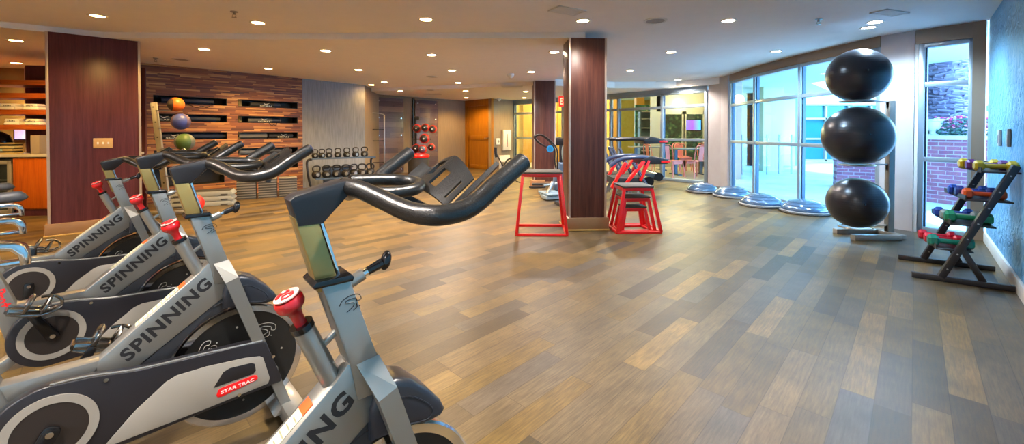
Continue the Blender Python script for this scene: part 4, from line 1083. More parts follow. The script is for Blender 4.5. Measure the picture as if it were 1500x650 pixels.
# --- low machines behind the far column
p = at_z(822, 283)
t = empty('elliptical_trainer', (p.x, p.y, 0), 0, 'grey and blue elliptical trainer between the two dark columns', 'elliptical trainer')
dk = mat('blue_grey_shroud','#4A5C74',.35,coat=.3)
def wz(px, py, dy=0): return at_y(px, py, p.y+dy)-Vector((p.x,p.y,0))
MB().prism([(-.16,.05),(.20,.05),(.22,.35),(.10,.62),(-.06,.62),(-.15,.35)], -.14, .14, bev=.05, seg=4).build('flywheel_shroud', dk, t)
MB().box((0,0,.03),(.9,.14,.06), .01).box((-.4,0,.03),(.08,.5,.05),.01).box((.4,0,.03),(.08,.5,.05),.01).build('base_frame', M_silver, t)
MB().bar((0,0,.55),(.0,0,1.05), .07, .09, .01).build('mast', M_black, t)
MB().box((.0,-.02,1.02),(.22,.06,.15), .02).build('console', M_black, t)
for sg in (-1,1):
    MB().tube([(-.05+.02*sg,sg*.22,.20),(-.10,sg*.24,.6),(-.12,sg*.24,.9),(-.36,sg*.22,1.14),(-.52,sg*.2,1.12),(-.44,sg*.2,1.0),(-.30,sg*.21,.92)], .016, seg=8).build('swing_arm', M_black, t)
    MB().box((-.20+.2*sg,sg*.17,.20),(.36,.12,.04), .01).build('foot_plate', M_blackr, t)
p = at_z(789, 272)
t = empty('wooden_wedge', (p.x-.05, p.y-.25, 0), 0, 'low tan wooden calf block on the floor behind the tall red box', 'exercise block')
MB().prism([(-.17,0),(.17,0),(.17,.15),(-.12,.15)], -.12, .12, bev=.008).build('block', mat('tan_block','#8F6440',.6), t); MB().box((0,-.122,.02),(.36,.02,.03),.004).build('rubber_edge', M_blackr, t)
p = at_z(812, 292)
t = empty('pedal_machine', (p.x, p.y, 0), .3, 'low pale blue-grey machine base with chrome parts behind the tall red box', 'machine')
pale = mat('pale_blue_grey','#8FA3AE',.35,.3)
MB().box((0,0,.05),(.42,.26,.06), .01).box((.02,.30,.05),(.30,.2,.05),.01).build('base_plate', pale, t)
for k in range(4): MB().box((-.02,-.11+.13*k,.105),(.34,.09,.03), .008).build('foot_plate', pale, t)
MB().bar((-.12,.05,.10),(.02,.10,.30), .05,.05,.008).cyl((-.18,.08,.25),(.12,.14,.27),.022).build('crank_housing', M_steel, t)
t = empty('hanging_ball', at_y(806, 218, 9.1), 0, 'small round blue disc against the farther dark column', 'disc')
MB().cyl((0,.0,0),(0,.05,0), .075, seg=32).build('disc', mat('bright_blue_disc','#1D7FB8',.4), t)
MB().cyl((0,-.004,0),(0,.0,0), .05, seg=32).build('disc_face', mat('deep_blue_face','#1A6A9E',.4), t)
t = empty('folded_machine', (.86, 6.75, 0), .2, 'slim upright machine seen in the gap left of the near dark column', 'machine')
MB().tube([(0,0,.02),(.02,0,.5),(-.03,0,.9),(.05,0,1.0),(.12,0,.6),(.10,0,.1)], .03, seg=10).build('frame_loop', pale, t); MB().box((.05,0,.03),(.30,.5,.06),.01).build('base', M_black, t)

# --- red framed cardio machines by the glass wall
TY = 7.9
def T(px, py, dy=0): return at_y(px, py, TY+dy)
org = T(925, 285); 
def treadmill(TYo, pts, lab, withred=True):
    o = at_z(925, 280); o = Vector((2.2, TYo, 0))
    t = empty('treadmill', o, 0, lab, 'treadmill', 'cardio machines by the glass partition')
    def q(px, py, dy=0): return at_y(px, py, TYo)-o+Vector((0,dy,0))
    navy = mat('navy_blue_frame','#2A3C5C',.35,coat=.3)
    for dy, nm in ((-.30,''),(.30,'')):
        a = q(*pts['rail'][0], dy=dy)
        MB().tube([q(x,y,dy) for x, y in pts['rail']], .036, seg=12).build('hand_rail', navy if withred else M_black, t)
        for (x0, y0, x1, y1) in pts['struts']:
            MB().bar(q(x0,y0,dy), q(x1,y1,dy), .05, .085, .01, up=(0,1,0)).build('red_strut', M_red, t)
        for (x0, y0, x1, y1) in pts['blue']:
            MB().bar(q(x0,y0,dy), q(x1,y1,dy), .05, .07, .01, up=(0,1,0)).build('upright', navy, t)
            MB().bar(q(x0,y0,dy-.028), q(x1,y1,dy-.028), .004, .02, up=(0,1,0)).build('pale_stripe', M_silverl, t)
    x, y = pts['console']; c_ = q(x, y)
    MB().prism([(c_.x-.22,c_.z-.06),(c_.x+.20,c_.z-.05),(c_.x+.22,c_.z+.03),(c_.x-.10,c_.z+.09),(c_.x-.24,c_.z+.02)], -.34, .34, bev=.02, seg=3).build('console', M_black, t)
    MB().box((c_.x+.16,-.345,c_.z-.01),(.16,.02,.035), .006).build('red_accent', M_red, t)
    x0, x1, yy = pts['deck']; a, b = q(x0,yy), q(x1,yy)
    MB().prism([(a.x,a.z-.06),(b.x-.03,a.z-.07),(b.x,a.z-.03),(b.x,a.z+.03),(b.x-.04,a.z+.06),(a.x,a.z+.05)], -.30, .30, bev=.02, seg=3).build('running_deck', M_blackr, t)
    MB().cyl((b.x-.01,-.32,a.z-.01),(b.x-.01,.32,a.z-.01), .085, seg=24).build('deck_roller', M_blacks, t)
    for dy in (-.27,.27):
        MB().bar((a.x+.1,dy,a.z-.05),(a.x-.05,dy,.02), .05,.05,.008).bar((b.x-.25,dy,a.z-.05),(b.x-.15,dy,.02), .05,.05,.008).build('leg', M_steel, t)
    return t
treadmill(8.6, dict(rail=[(897,204),(905,203.5),(925,203),(940,204.5),(950,206)], struts=[], blue=[(887,214,913,278),(902,216,925,268)], console=(952,206), deck=(890,958,256)), 'black-railed treadmill standing farthest back against the glass partition', False)
treadmill(7.5, dict(rail=[(888,241),(900,233),(915,229.5),(935,229),(950,232)], struts=[(910,236,890,272),(936,234,908,268),(942,233,930,262)], blue=[(920,236,943,275)], console=(952,234), deck=(893,943,262)), 'red and navy framed treadmill right behind the nested red boxes', True)
LP_POWER = {"w": 88, "p": 128, "n": 110, "c": 95}; WORLD_S = 9; SUN_E = 3.0; EXPO = 0.98
# ============================================================ lobby beyond the glass partition
M_yel = plaster('warm_yellow_wall', '#C9A24A', '#D4B05C', rough=.7, bump=.05)
M_pale = mat('pale_lobby_floor', '#B8A68E', .3, coat=.2)
M_cream = mat('cream_render', '#C9C39B', .8)
poly_slab([(4.64,9.72),(2.85,11.86),(.06,14.16),(-.5,16),(-.5,20),(8.3,20),(8.2,15),(5.85,10.7),(4.95,9.8)], -.08, -.001, 'floor_lobby', M_pale)
poly_slab([(4.64,9.72),(2.85,11.86),(.06,14.16),(-.7,16),(-.7,20),(8.3,20),(8.2,15),(5.85,10.7),(4.95,9.8)], 2.62, 2.8, 'ceiling_lobby', M_cream)
def blk(name, a, b, m, bev=0): return struct(MB().box2(a, b, bev).build(name, m, smooth=False))
blk('wall_lobby_left', (-.8,14.3,0), (-.62,20,2.7), M_yel)
blk('wall_lobby_yellow', (-.7,17.0,0), (4.3,17.2,2.7), M_yel)
blk('wall_lobby_end', (4.3,18.5,0), (9,18.6,2.7), M_yel)
struct(MB().prism([(5.75,10.75),(8.05,15.0),(8.05,18.5),(8.25,18.5),(8.25,15.0),(5.9,10.7)],0,2.7,'xy').build('wall_lobby_right', M_lilac, smooth=False))
for i, px in enumerate((772, 790, 822, 902, 936)):
    p = at_y(px, 190, 16.9); struct(MB().box2((p.x-.16,16.72,0),(p.x+.16,17.02,2.62)).build('trim_%d' % (10+i), mat('deep_amber_pilaster','#A8741C',.6)))
# dark bookcase partition and inner glazed double door
dkm = mat('dark_teal_cabinet','#27393A',.5)
p0, p1 = at_y(938,190,15.5), at_y(965,190,15.5)
t = empty('display_case', (p0.x,15.5,0), 0, 'dark open display case seen through the glass partition', 'case')
w_ = p1.x-p0.x
MB().box2((0,.3,0),(w_,.34,2.0)).box2((0,0,0),(.04,.3,2.0)).box2((w_-.04,0,0),(w_,.3,2.0)).build('case_body', dkm, t)
for z in (.05,.5,.95,1.35,1.7,1.97): MB().box2((0,.01,z),(w_,.3,z+.03)).build('shelf', M_silverl, t)
DY = 14.6
dl, dr2 = at_y(968,190,DY).x, at_y(1034,190,DY).x
t = empty('door_2', (dl, DY, 0), 0); t['kind'] = 'structure'
W = dr2-dl; zt_ = at_y(1000,163,DY).z
fr_ = MB()
for x in (0, W/2-.05, W/2+.01, W-.10): fr_.box2((x,0,0),(x+.10,.06,zt_))
fr_.box2((0,0,zt_-.10),(W,.06,zt_)).box2((0,0,0),(W,.06,.2)).box2((-.15,0,zt_),(W+.1,.08,2.62)).box2((-.35,0,0),(0,.08,2.62))
fr_.build('door_frame', M_silverl, t); MB().box2((.1,.02,.2),(W-.1,.03,zt_-.1)).build('pane', M_glass, t)
blk('wall_lobby_inner', (dr2+.05,DY,0), (8.0,DY+.1,2.7), M_lilac)
tm = NT('dark_green_foliage_print', .8); tc = tm.n('TexCoord'); no = tm.n('TexNoise', i_Scale=7.0, i_Detail=5.0); tm.l(tc.outputs['Object'], no.inputs['Vector'])
tm.l(tm.ramp(no.outputs['Fac'], [(.35,'#0E2420'),(.5,'#1F4A3A'),(.62,'#4E7A50'),(.72,'#A8B080')]), tm.b.inputs['Base Color'])
blk('wall_green', (dl-.3,16.6,0), (dr2+1.2,16.7,2.3), tm.m)
p = at_y(1015,183,16.5)
t = empty('television', (p.x,16.545,p.z), 0, 'small lit blue and violet television seen through the double doors', 'television')
MB().box2((-.36,0,-.23),(.36,.05,.23), .006).build('casing', M_blacks, t)
tvm = NT('screen_picture', .3); tc = tvm.n('TexCoord'); sp = tvm.n('SeparateXYZ'); tvm.l(tc.outputs['Object'], sp.inputs[0])
tcol = tvm.ramp(tvm.math('MULTIPLY_ADD', sp.outputs['X'], 1.4, .5), [(0,'#5A5AF0'),(.5,'#8A3AE0'),(1,'#2F9AF0')])
tvm.l(tcol, tvm.b.inputs['Emission Color']); tvm.b.inputs['Emission Strength'].default_value = 2.0; tvm.b.inputs['Base Color'].default_value = lin('#101010')
MB().box2((-.33,-.004,-.20),(.33,.0,.20)).build('screen', tvm.m, t)
# cafe tables and pink metal chairs
pinkm = mat('pink_painted_metal','#C9706A',.35,.2); 
def chair(m):
    t = empty('cafe_chair')
    MB().prism([(-.19,-.18),(.19,-.18),(.17,.18),(-.17,.18)], .44, .455, 'xy', bev=.006).build('seat', m, t)
    for sx in (-1,1):
        for sy in (-1,1): MB().tube([(sx*.16,sy*.15,.44),(sx*.19,sy*.19,.22),(sx*.21,sy*.22,0)], .015, seg=8).build('leg', m, t)
    MB().tube([(-.17,.17,.45),(-.18,.20,.66),(-.13,.23,.84),(.13,.23,.84),(.18,.20,.66),(.17,.17,.45)], .013, seg=8).build('back_frame', m, t)
    MB().grid(lambda u, v: Vector((-.07+.14*u, .19+.045*v, .46+.37*v)), 2, 4, .004).build('backrest', m, t)
    MB().grid(lambda u, v: Vector((-.15+.30*u, -.17, .36+.08*v-.10*math.sin(PI*u)*(1-v)*0)), 4, 2, .004).build('apron', m, t)
    return t
CH = [(986,262,11.2,.4,'pink metal chair left of the lobby table'),(1001,258,12.65,.1,'pink metal chair behind the lobby table'),(1019,262,11.1,3.4,'pink metal chair turned with its tall back in front of the lobby table'),(1032,259,12.95,-.3,'pink metal chair at the right end of the lobby table'),(957,262,12.2,1.9,'pink metal chair farthest left, behind the cardio machines'),(998,250,13.2,0.2,'orange-tinted chair behind the lobby table')]
pc = None
for px, py, Y, rz, lab in CH:
    if pc is None: t = pc = chair(pinkm)
    else: t = copy_tree(pc)
    q = at_y(px, 250, Y); t.location = (q.x, Y, 0); t.rotation_euler = (0,0,rz); tag(t, lab, 'chair', 'pink metal chairs in the lobby')
def table(px, Y, lab, w=1.1):
    q = at_y(px, 250, Y); t = empty('cafe_table', (q.x, Y, 0), .1, lab, 'table')
    MB().box2((-w/2,-.35,.72),(w/2,.35,.755), .006).build('table_top', mat('grey_table_top','#5B6068',.4), t)
    for x in (-w/2+.12, w/2-.12): MB().box2((x-.04,-.04,.02),(x+.04,.04,.72)).box2((x-.05,-.28,0),(x+.05,.28,.025)).build('leg', M_alumd, t)
table(1008, 11.95, 'grey cafe table among the pink chairs beyond the glass', 1.0)
table(950, 13.3, 'grey cafe table partly hidden by the cardio machines', 1.1)

# EXIT sign
p = at_y(829, 148, 8.6)
t = empty('exit_sign', p, -.75, 'red EXIT sign hanging from the ceiling beside the near dark column', 'exit sign')
MB().box2((-.17,-.02,-.11),(.17,.02,.11), .005).build('sign_body', mat('red_sign_face','#C8181A',.4,emit='#FF2018',estr=1.0), t)
MB().text('EXIT', .13, .26, M=Matrix.Translation((0,-.0215,0)) @ RX, bold=.02).build('sign_lettering', mat('sign_letters','#FF5038',.4,emit='#FF6A50',estr=3.0), t)
MB().cyl((0,0,.11),(0,0,Z1-p.z), .012).build('hanger', M_silver, t)

# ============================================================ outside
M_patio = plaster('pale_patio_paving', '#A4B2BA', '#C0CED6', rough=.7, scale=1.2, bump=.05)
poly_slab([(4.78,5.35),(4.70,6.66),(4.68,7.86),(4.80,8.95),(4.80,9.6),(5.92,10.8),(8.3,15.1),(8.3,19),(40,19),(40,-6),(5.4,4.55),(5.38,4.68),(4.97,5.16)], -.12, -.01, 'floor_patio', M_patio)
M_soff = mat('cream_green_soffit', '#C6D0B4', .85)
canopy = struct(MB().prism([(4.74,5.5),(4.66,7),(4.72,9.3),(5.9,10.9),(8.2,15.2),(14,15.2),(14,14.2),(10.6,14),(8.6,12),(8.9,8.9),(8.7,7.6),(8.6,4.2),(5.36,4.64)], 2.62, 2.95, 'xy').build('ceiling_canopy', M_soff, smooth=False))
# cream wall and piers opposite
blk('wall_patio_cream', (8.2,15.0,0), (10.2,15.3,2.62), M_cream)
for px0, px1, Y, m_ in ((1076,1088,12.2,M_cream),(1118,1148,13.0,M_cream),(1094,1103,15.0,mat('cool_grey_blue_wall','#8FB0C8',.7)),(1149,1170,15.2,mat('cool_blue_wall','#7FA6C8',.7))):
    a = at_y(px0, 200, Y).x; b = at_y(px1, 200, Y).x
    struct(MB().box2((a,Y,-.01),(b,Y+.5,2.62)).build('wall_patio_pier', m_, smooth=False))
# building with teal glazing
BY_ = 17.5
a = at_y(1176,200,BY_).x; b = a+9
t = empty('glass_building', (a,BY_,0), 0, 'building with teal glazing across the bright patio', 'building')
MB().box2((0,.1,0),(9,.6,2.4)).build('glazed_wall', mat('teal_glazing','#1F6E78',.12,.2), t)
MB().box2((0,-.1,2.38),(9,2,4.6)).build('upper_wall', mat('pale_building_render','#A9B7C6',.8), t)
for k in range(10): MB().box2((k*.95,0,0),(k*.95+.07,.1,2.4)).build('mullion', M_silverl, t)
for z in (.0,.9,1.75,2.33): MB().box2((0,.0,z),(9,.1,z+.07)).build('transom', M_silverl, t)
# glass balustrade posts on the patio
for i, (px, Y) in enumerate(((1106,12.0),(1160,12.2))):
    q = at_y(px,200,Y); t = empty('glass_screen', (q.x,Y,-.01), 0, ['pale glass screen between the patio piers, left one','pale glass screen between the patio piers, right one'][i], 'screen')
    MB().box2((-.35,-.01,.05),(.35,.01,1.1)).build('pane', M_glass, t)
    for x in (-.36,0,.36): MB().box2((x-.02,-.02,0),(x+.02,.02,1.15)).build('post', M_alum, t)
# brick planter with flowers, urn and palm trunk
M_brick = bricks('patio_brick', '#9A5F78', '#84506C', '#A592A4')
q0 = at_z(1196, 266); 
pl = [at_y(1222,200,6.9), None]
bp0, bp1 = (5.55,6.95), (6.45,5.05)
def brickwall(a, b, z1, lab, d=.45):
    L, an = wall_frame(a, b); t = empty('brick_planter', (a[0],a[1],-.01), an, lab, 'planter')
    MB().box2((0,0,0),(L,d,z1-.05)).build('brick_body', M_brick, t, smooth=False)
    MB().box2((-.04,-.05,z1-.05),(L+.04,d+.04,z1+.02), .006).build('stone_cap', mat('pale_stone_cap','#C4C4C8',.7), t)
    return t, L, an
A_ = at_y(1335,200,7.6); B_ = at_y(1450,200,6.3)
t, Lb, anb = brickwall((A_.x-.15,A_.y), (B_.x+.35,B_.y), 1.14, 'long brick planter wall with a pale cap outside the right window')
C_ = at_y(1226,200,9.2); D_ = at_y(1310,200,8.6)
t2, L2b, an2 = brickwall((C_.x,C_.y), (D_.x+.3,D_.y), .66, 'low brick planter wall seen between the exercise balls', .5)
# flowers on the planter: leaves and blooms as individual clumps
leafm = mat('blue_green_leaves','#4E7F7A',.6); flm = [mat('magenta_petals','#D83A92',.5), mat('pale_pink_petals','#E88AB8',.5), mat('white_petals','#E8E4EC',.5)]
PM = Matrix.Translation((A_.x-.15,A_.y,0)) @ Matrix.Rotation(anb,4,'Z')
nF = 9
for i in range(nF):
    x = .15+(Lb-.3)*i/(nF-1)
    t = empty('flowering_plant', PM @ Vector((x,.16+.08*(i%2),1.13)), anb, None, 'plant', 'flowers along the brick planter')
    t['label'] = 'pink flowering plant on the brick planter, %s' % ['at its left end','next to the left end','beside the pale urn','just right of the urn','in front of the palm trunk','under the right side of the trunk','right of the trunk','next to the right end','at its right end behind the window frame'][i]
    rs = random.Random(i); lv = MB(); fl = [MB(), MB(), MB()]
    for k in range(150):
        a_, r_, h_ = rs.uniform(0,2*PI), rs.uniform(0,.115), rs.uniform(0,.30)
        c_ = Vector((r_*math.cos(a_), r_*math.sin(a_), h_))
        M_ = Matrix.Translation(c_) @ Matrix.Rotation(rs.uniform(0,6),4,'Z') @ Matrix.Rotation(rs.uniform(-1,1),4,'X')
        lv.prism([(-.03,0),(-.012,.012),(.012,.012),(.03,0),(.012,-.012),(-.012,-.012)], -.002, .002, 'xy', M=M_)
        if k % 5 == 0:
            c2 = Vector((r_*math.cos(a_)*1.05, r_*math.sin(a_)*1.05, .14+rs.uniform(0,.20)))
            fl[rs.choice((0,0,1,1,2))].ball(c2, .022, (1,1,.7), seg=8)
    lv.cyl((0,0,0),(0,0,.12),.01)
    lv.build('leaves', leafm, t)
    for k in range(3): fl[k].build('blooms', flm[k], t)
t = empty('stone_urn', PM @ Vector((Lb*.27,-.0+.10,1.132)), 0, 'pale stone urn on the brick planter cap', 'urn')
MB().lathe([(0,0),(.09,0),(.09,.03),(.04,.05),(.04,.09),(.09,.13),(.12,.20),(.13,.26),(.15,.27),(.15,.30),(0,.30)]).build('urn_body', mat('pale_urn_stone','#B9C2CC',.7), t)
def palm(px, Y, r, lab):
    q = at_y(px, 200, Y); t = empty('palm_tree', (q.x,Y,-.01), 0, lab, 'palm tree')
    MB().lathe([(0,0),(r*.8,0),(r*.85,1),(r,2.2),(r*1.05,3.2),(r,4.2),(r*.6,5),(0,5.1)], seg=24).build('trunk', mat('palm_trunk_fibre','#6E6A8A',.9), t)
    bt = MB(); rs = random.Random(int(px))
    for k in range(60):
        z = 1.0+k*.055
        for j in range(9):
            a_ = 2*PI*j/9+(k%2)*PI/9+rs.uniform(-.12,.12)
            M_ = Matrix.Translation((math.cos(a_)*r*.92, math.sin(a_)*r*.92, z+rs.uniform(-.03,.03))) @ Matrix.Rotation(a_,4,'Z') @ Matrix.Rotation(rs.uniform(-.35,.35),4,'X') @ Matrix.Rotation(.75+rs.uniform(-.25,.25),4,'Y')
            bt.box((0,0,.05), (.03,r*rs.uniform(.5,1.0),rs.uniform(.05,.09)), .01, M=M_, seg=1)
    bt.build('leaf_boots', [mat('palm_boots','#7F7A9A',.9)], t)
palm(1388, 8.6, .30, 'thick palm trunk standing behind the brick planter')
palm(1357, 10.0, .24, 'second palm trunk partly cut off by the window frame')
q = at_y(1440,200,14); t = empty('patio_building', (q.x-1.2,14,0), 0, 'low tan building beyond the planter at the right window', 'building')
MB().box2((0,0,0),(5,3,1.75)).build('walls', mat('tan_render','#B49C8C',.8), t); MB().box2((-.1,-.1,1.75),(5.1,3.1,1.9)).build('parapet', M_pale, t)

# ============================================================ ceiling fixtures
def czone(x, y):
    ln = 10.1-(x+1.05)*.316 if x < -1.05 else 10.1-(x+1.05)*.4 if x < .45 else 9.5+(x-.45)*.317 if x < 2.5 else 10.15 if x < 3.95 else 10.05-(x-3.95)*1.2
    if y > ln: return Z2
    if x < .93 and y > (5.15 if x > -5 else 5.15+(x+5)*.8): return Z1
    return Z0
def on_ceiling(px, py):
    for z in (Z0, Z1, Z2):
        p = at_z(px, py, z)
        if abs(czone(p.x, p.y)-z) < .001: return p
    return at_z(px, py, Z1)
def lampmat(name, col, s_): return mat(name, '#FFFFFF', .5, emit=col, estr=s_)
LW_ = lampmat('warm_lamp','#FFC27A',14); LN_ = lampmat('neutral_lamp','#FFE7C4',14); LC_ = lampmat('cool_lamp','#F4FAFF',14)
def fixture():
    t = empty('recessed_downlight')
    MB().lathe([(.060,-.001),(.085,-.001),(.088,-.005),(.082,-.010),(.062,-.006),(.060,-.001)], seg=28).build('trim_ring', M_white, t)
    return t
LPX = [(143,23,'w','glowing ceiling light just above the wide wood column'),(378,33,'w','round ceiling light between the left column and the picture centre, front row'),
(624,28,'w','warm ceiling light in the front row, left of the near dark column'),(854,30,'n','white ceiling light directly in front of the near dark column'),
(1067,30,'c','cool ceiling light in the front row right of the near column'),(1137,75,'c','cool ceiling light left of the exercise balls'),(983,76,'n','ceiling light over the glass partition side, left of the exercise balls'),
(1282,32,'c','nearer of two small ceiling lights below the right louvred vent'),(1272,40,'c','farther of two small ceiling lights below the right louvred vent'),
(812,76,'n','ceiling light just left of the near dark column'),(299,72,'w','ceiling light above the left wall niches'),(477,74,'p','ceiling light above the grey wall, second row'),
(632,80,'p','ceiling light in the middle of the ceiling, second row'),(393,100,'w','small ceiling light over the right wall niches'),(525,102,'w','small ceiling light over the kettlebell rack'),
(662,103,'p','ceiling light midway along the middle file'),(778,105,'n','ceiling light beside the top of the farther dark column'),(563,120,'w','small ceiling light in front of the ladder frame'),
(586.5,133,'w','small ceiling light above the left wood panel'),(544,124,'w','tiny dim ceiling light at the grey wall corner'),(671,121,'p','third ceiling light in the middle file'),
(682,133,'w','ceiling light in front of the oak door, nearer of two'),(683,143,'w','ceiling light in front of the oak door, farther of two'),(770,134,'w','ceiling light over the yellow window, nearer of two'),
(768,143,'w','ceiling light over the yellow window, farther of two'),(23,59,'w','ceiling light at the far left, nearer one over the alcove'),(24,92,'w','ceiling light at the far left, farther one over the alcove shelves'),
(923,103,'n','small ceiling light above the cardio machines'),(993,121,'n','small ceiling light above the glass double doors')]
pf = None
KW = {'w': (1,.60,.17), 'p': (1,.84,.70), 'n': (1,.90,.82), 'c': (.50,.75,1)}
NW = {'w':'left','n':'middle','c':'right'}
def place_light(p, kind, lab, idx, power):
    global pf
    if pf is None: t = pf = fixture()
    else: t = copy_tree(pf)
    t.location = p; tag(t, lab, 'ceiling light', 'recessed ceiling lights')
    d = MB().lathe([(0,-.004),(.060,-.004),(.060,-.002),(0,-.002)], seg=24).build('lamp_disc', {'w':LW_,'p':LN_,'n':LN_,'c':LC_}[kind], t)
    ld = bpy.data.lights.new('downlight_beam', 'SPOT'); ld.energy = power; ld.color = KW[kind]; ld.shadow_soft_size = .06; ld.spot_size = math.radians(150); ld.spot_blend = .6
    lo = bpy.data.objects.new('downlight_beam', ld); C.objects.link(lo); lo.location = (p.x, p.y, p.z-.03); lo.parent = None
for i, (px, py, kd, lab) in enumerate(LPX):
    p = on_ceiling(px, py)
    if p.y > 15.5: p = at_z(px, py, Z2)
    z = czone(p.x, p.y)
    place_light(Vector((p.x,p.y,z-.0005)), kd, lab, i, LP_POWER[kd]*(.12 if 'tiny' in lab or px in (563,586.5) else .35 if px in (854,) else .6 if px == 812 else .6 if px == 143 else 1))
for x, y, kd in ((-5.5,1.5,'p'),(-3.2,.8,'p'),(-1.2,.6,'n'),(-5.2,-1.2,'p'),(-3,-1.6,'n'),(-6.8,3.5,'w'),(.6,1.0,'n'),(-1.5,-1.5,'n')):  # added downlights that fill in light from the camera side
    place_light(Vector((x,y,Z0-.0005)), kd, 'added recessed fill light outside the picture, above or behind the camera', 0, LP_POWER[kd]*1.6)
# vents, sprinklers, speakers, detector
def vent(px, py, lab, w, d, rz, cool):
    p = on_ceiling(px, py); t = empty('ceiling_vent', (p.x,p.y,czone(p.x,p.y)-.0005), rz, lab, 'vent', 'ceiling vents')
    f_ = MB()
    for a, b in (((-w/2,-d/2),(w/2,-d/2+.03)),((-w/2,d/2-.03),(w/2,d/2)),((-w/2,-d/2),(-w/2+.03,d/2)),((w/2-.03,-d/2),(w/2,d/2))): f_.box2((a[0],a[1],-.012),(b[0],b[1],0), .002)
    f_.build('vent_frame', M_white, t); MB().box2((-w/2+.02,-d/2+.02,-.004),(w/2-.02,d/2-.02,-.001)).build('duct', M_dark if cool else mat('grey_duct','#6A6762',.6), t)
    s_ = MB(); n = 9
    for k in range(n):
        y = -d/2+.04+(d-.08)*k/(n-1); s_.box((0,y,-.008),(w-.05,.012,.002), M=None)
    s_.build('vent_blades', M_white, t)
vent(831,15,'square white ceiling vent just in front of the near dark column',.34,.20,.5,True)
vent(1303,18,'louvred ceiling vent over the right window',.36,.16,.35,True)
vent(750,121.5,'small ceiling vent in front of the far window',.5,.3,0,False)
vent(634,137.5,'small ceiling vent over the ball tree',.5,.3,0,False)
vent(975,124,'ceiling vent above the glass partition',.5,.25,0,False)
for px, py, lab in ((343,17,'chrome ceiling sprinkler left of centre'),(228,85,'small sprinkler above the niche wall'),(1199,28,'chrome ceiling sprinkler over the exercise balls'),(748,108,'white dome camera on the ceiling in front of the far column'),(544,131,'tiny sprinkler over the ladder frame'),(731,144,'small white dome over the oak door')):
    p = on_ceiling(px, py); t = empty('ceiling_sprinkler', (p.x,p.y,czone(p.x,p.y)), 0, lab, 'sprinkler' if 'dome' not in lab else 'dome camera')
    if 'dome' in lab: t.name = 'dome_camera'; MB().lathe([(0,0),(.07,0),(.07,-.03),(.055,-.06),(.03,-.085),(0,-.09)]).build('housing', M_white, t)
    else:
        MB().lathe([(0,0),(.035,0),(.035,-.006),(.012,-.01),(.012,-.03),(0,-.032)]).build('escutcheon', M_steel, t)
        MB().tube([(-.012,0,-.028),(-.018,0,-.045),(0,0,-.058),(.018,0,-.045),(.012,0,-.028)], .003, seg=6).lathe([(0,-.058),(.022,-.058),(.022,-.061),(0,-.061)]).build('deflector', M_steel, t)
for px, py, lab in ((265,87,'flat round grey speaker over the niche wall'),(960,30,'flat round ceiling speaker right of the near column'),(633,112,'flat round speaker in the middle of the ceiling'),(630,127,'flat round speaker farther back in the ceiling')):
    p = on_ceiling(px, py); t = empty('ceiling_speaker', (p.x,p.y,czone(p.x,p.y)-.0005), 0, lab, 'speaker')
    MB().lathe([(.10,0),(.125,0),(.125,-.006),(.10,-.008)], seg=32).build('ring', M_white, t); MB().lathe([(0,-.004),(.10,-.004),(.10,-.001),(0,-.001)], seg=32).build('grille', mat('grey_grille','#A9A6A4',.7), t)

# ============================================================ light
def area(loc, sx, sy, e, col, rot=(0,0,0)):
    ld = bpy.data.lights.new('area_light', 'AREA'); ld.shape = 'RECTANGLE'; ld.size = sx; ld.size_y = sy; ld.energy = e; ld.color = col
    lo = bpy.data.objects.new('area_light', ld); C.objects.link(lo); lo.location = loc; lo.rotation_euler = rot; return lo
# added fill lights without fixtures, brightening the lobby and its ceiling
for x, y, e in ((1.2,15.5,110),(3.2,13.8,90),(4.6,12.2,60),(3.0,16.0,90),(6.2,13.6,60)):
    ld = bpy.data.lights.new('lobby_fill', 'POINT'); ld.energy = e; ld.color = (1,.82,.45); ld.shadow_soft_size = .15
    lo = bpy.data.objects.new('lobby_fill', ld); C.objects.link(lo); lo.location = (x, y, 2.25)
# added warm area light filling the alcove, no fixture behind it
area((-7.6,7.0,2.3), 1.8, .4, 14, (1,.62,.30))
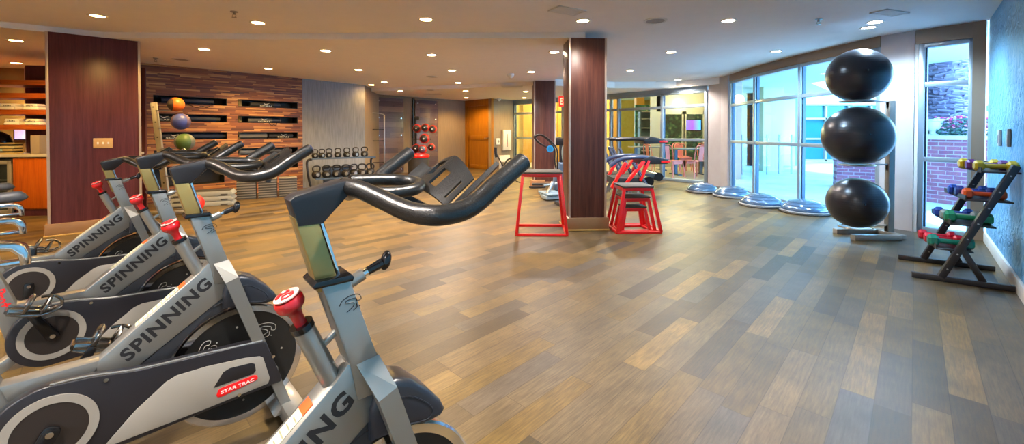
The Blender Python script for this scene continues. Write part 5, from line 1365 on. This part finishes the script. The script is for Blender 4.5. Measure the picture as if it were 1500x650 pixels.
# accent lamps washing the strip-wood wall (row of ceiling spots just in front of it)
w = bpy.data.worlds.new('sky'); sc.world = w; w.use_nodes = True; nt = w.node_tree
bg = nt.nodes['Background']; bg.inputs['Strength'].default_value = WORLD_S
tcw = nt.nodes.new('ShaderNodeTexCoord'); sx_ = nt.nodes.new('ShaderNodeSeparateXYZ'); rp_ = nt.nodes.new('ShaderNodeValToRGB')
nt.links.new(tcw.outputs['Generated'], sx_.inputs[0]); nt.links.new(sx_.outputs['Z'], rp_.inputs['Fac'])
rp_.color_ramp.elements[0].color = (.36,.66,1,1); rp_.color_ramp.elements[1].color = (.14,.44,1,1); rp_.color_ramp.elements[1].position = .8
nt.links.new(rp_.outputs['Color'], bg.inputs['Color'])
sd = bpy.data.lights.new('sun', 'SUN'); sd.energy = SUN_E; sd.angle = math.radians(1.5); sd.color = (1,.97,.90)
so = bpy.data.objects.new('sun', sd); C.objects.link(so); so.rotation_euler = (math.radians(32), math.radians(18), math.radians(-40))
# portals in the window openings
for (a, b, z0, z1) in ((WP[0],WP[1],.05,2.3),(WP[1],WP[2],.05,2.3),(WP[2],WP[3],.05,2.3),(WA,WB,.05,2.25)):
    L, an = wall_frame(a, b); n_ = Vector((math.sin(an), -math.cos(an), 0))
    c_ = Vector(((a[0]+b[0])/2,(a[1]+b[1])/2,(z0+z1)/2))-n_*.12
    o = area(c_, L*.97, z1-z0, 1, (1,1,1)); o.data.cycles.is_portal = True
    o.rotation_euler = n_.to_track_quat('-Z','Z').to_euler()

# ============================================================ camera and view
cd = bpy.data.cameras.new('camera'); co = bpy.data.objects.new('camera', cd); C.objects.link(co); sc.camera = co
cd.sensor_fit = 'HORIZONTAL'; cd.sensor_width = 36; cd.lens = 36*FOC/1500; cd.clip_start = .02; cd.clip_end = 200
cd.shift_y = (PCY-325)/1500
co.location = (0,0,EYE); co.rotation_euler = (math.radians(90)-PITCH, 0, 0)
vs = sc.view_settings; vs.view_transform = 'Standard'; vs.look = 'None'; vs.gamma = 1; vs.use_curve_mapping = False; vs.exposure = EXPO
sc.cycles.max_bounces = 8; sc.cycles.diffuse_bounces = 4; sc.cycles.transparent_max_bounces = 12; sc.cycles.caustics_reflective = False; sc.cycles.caustics_refractive = False
sc.cycles.sample_clamp_indirect = 6; sc.cycles.use_denoising = True
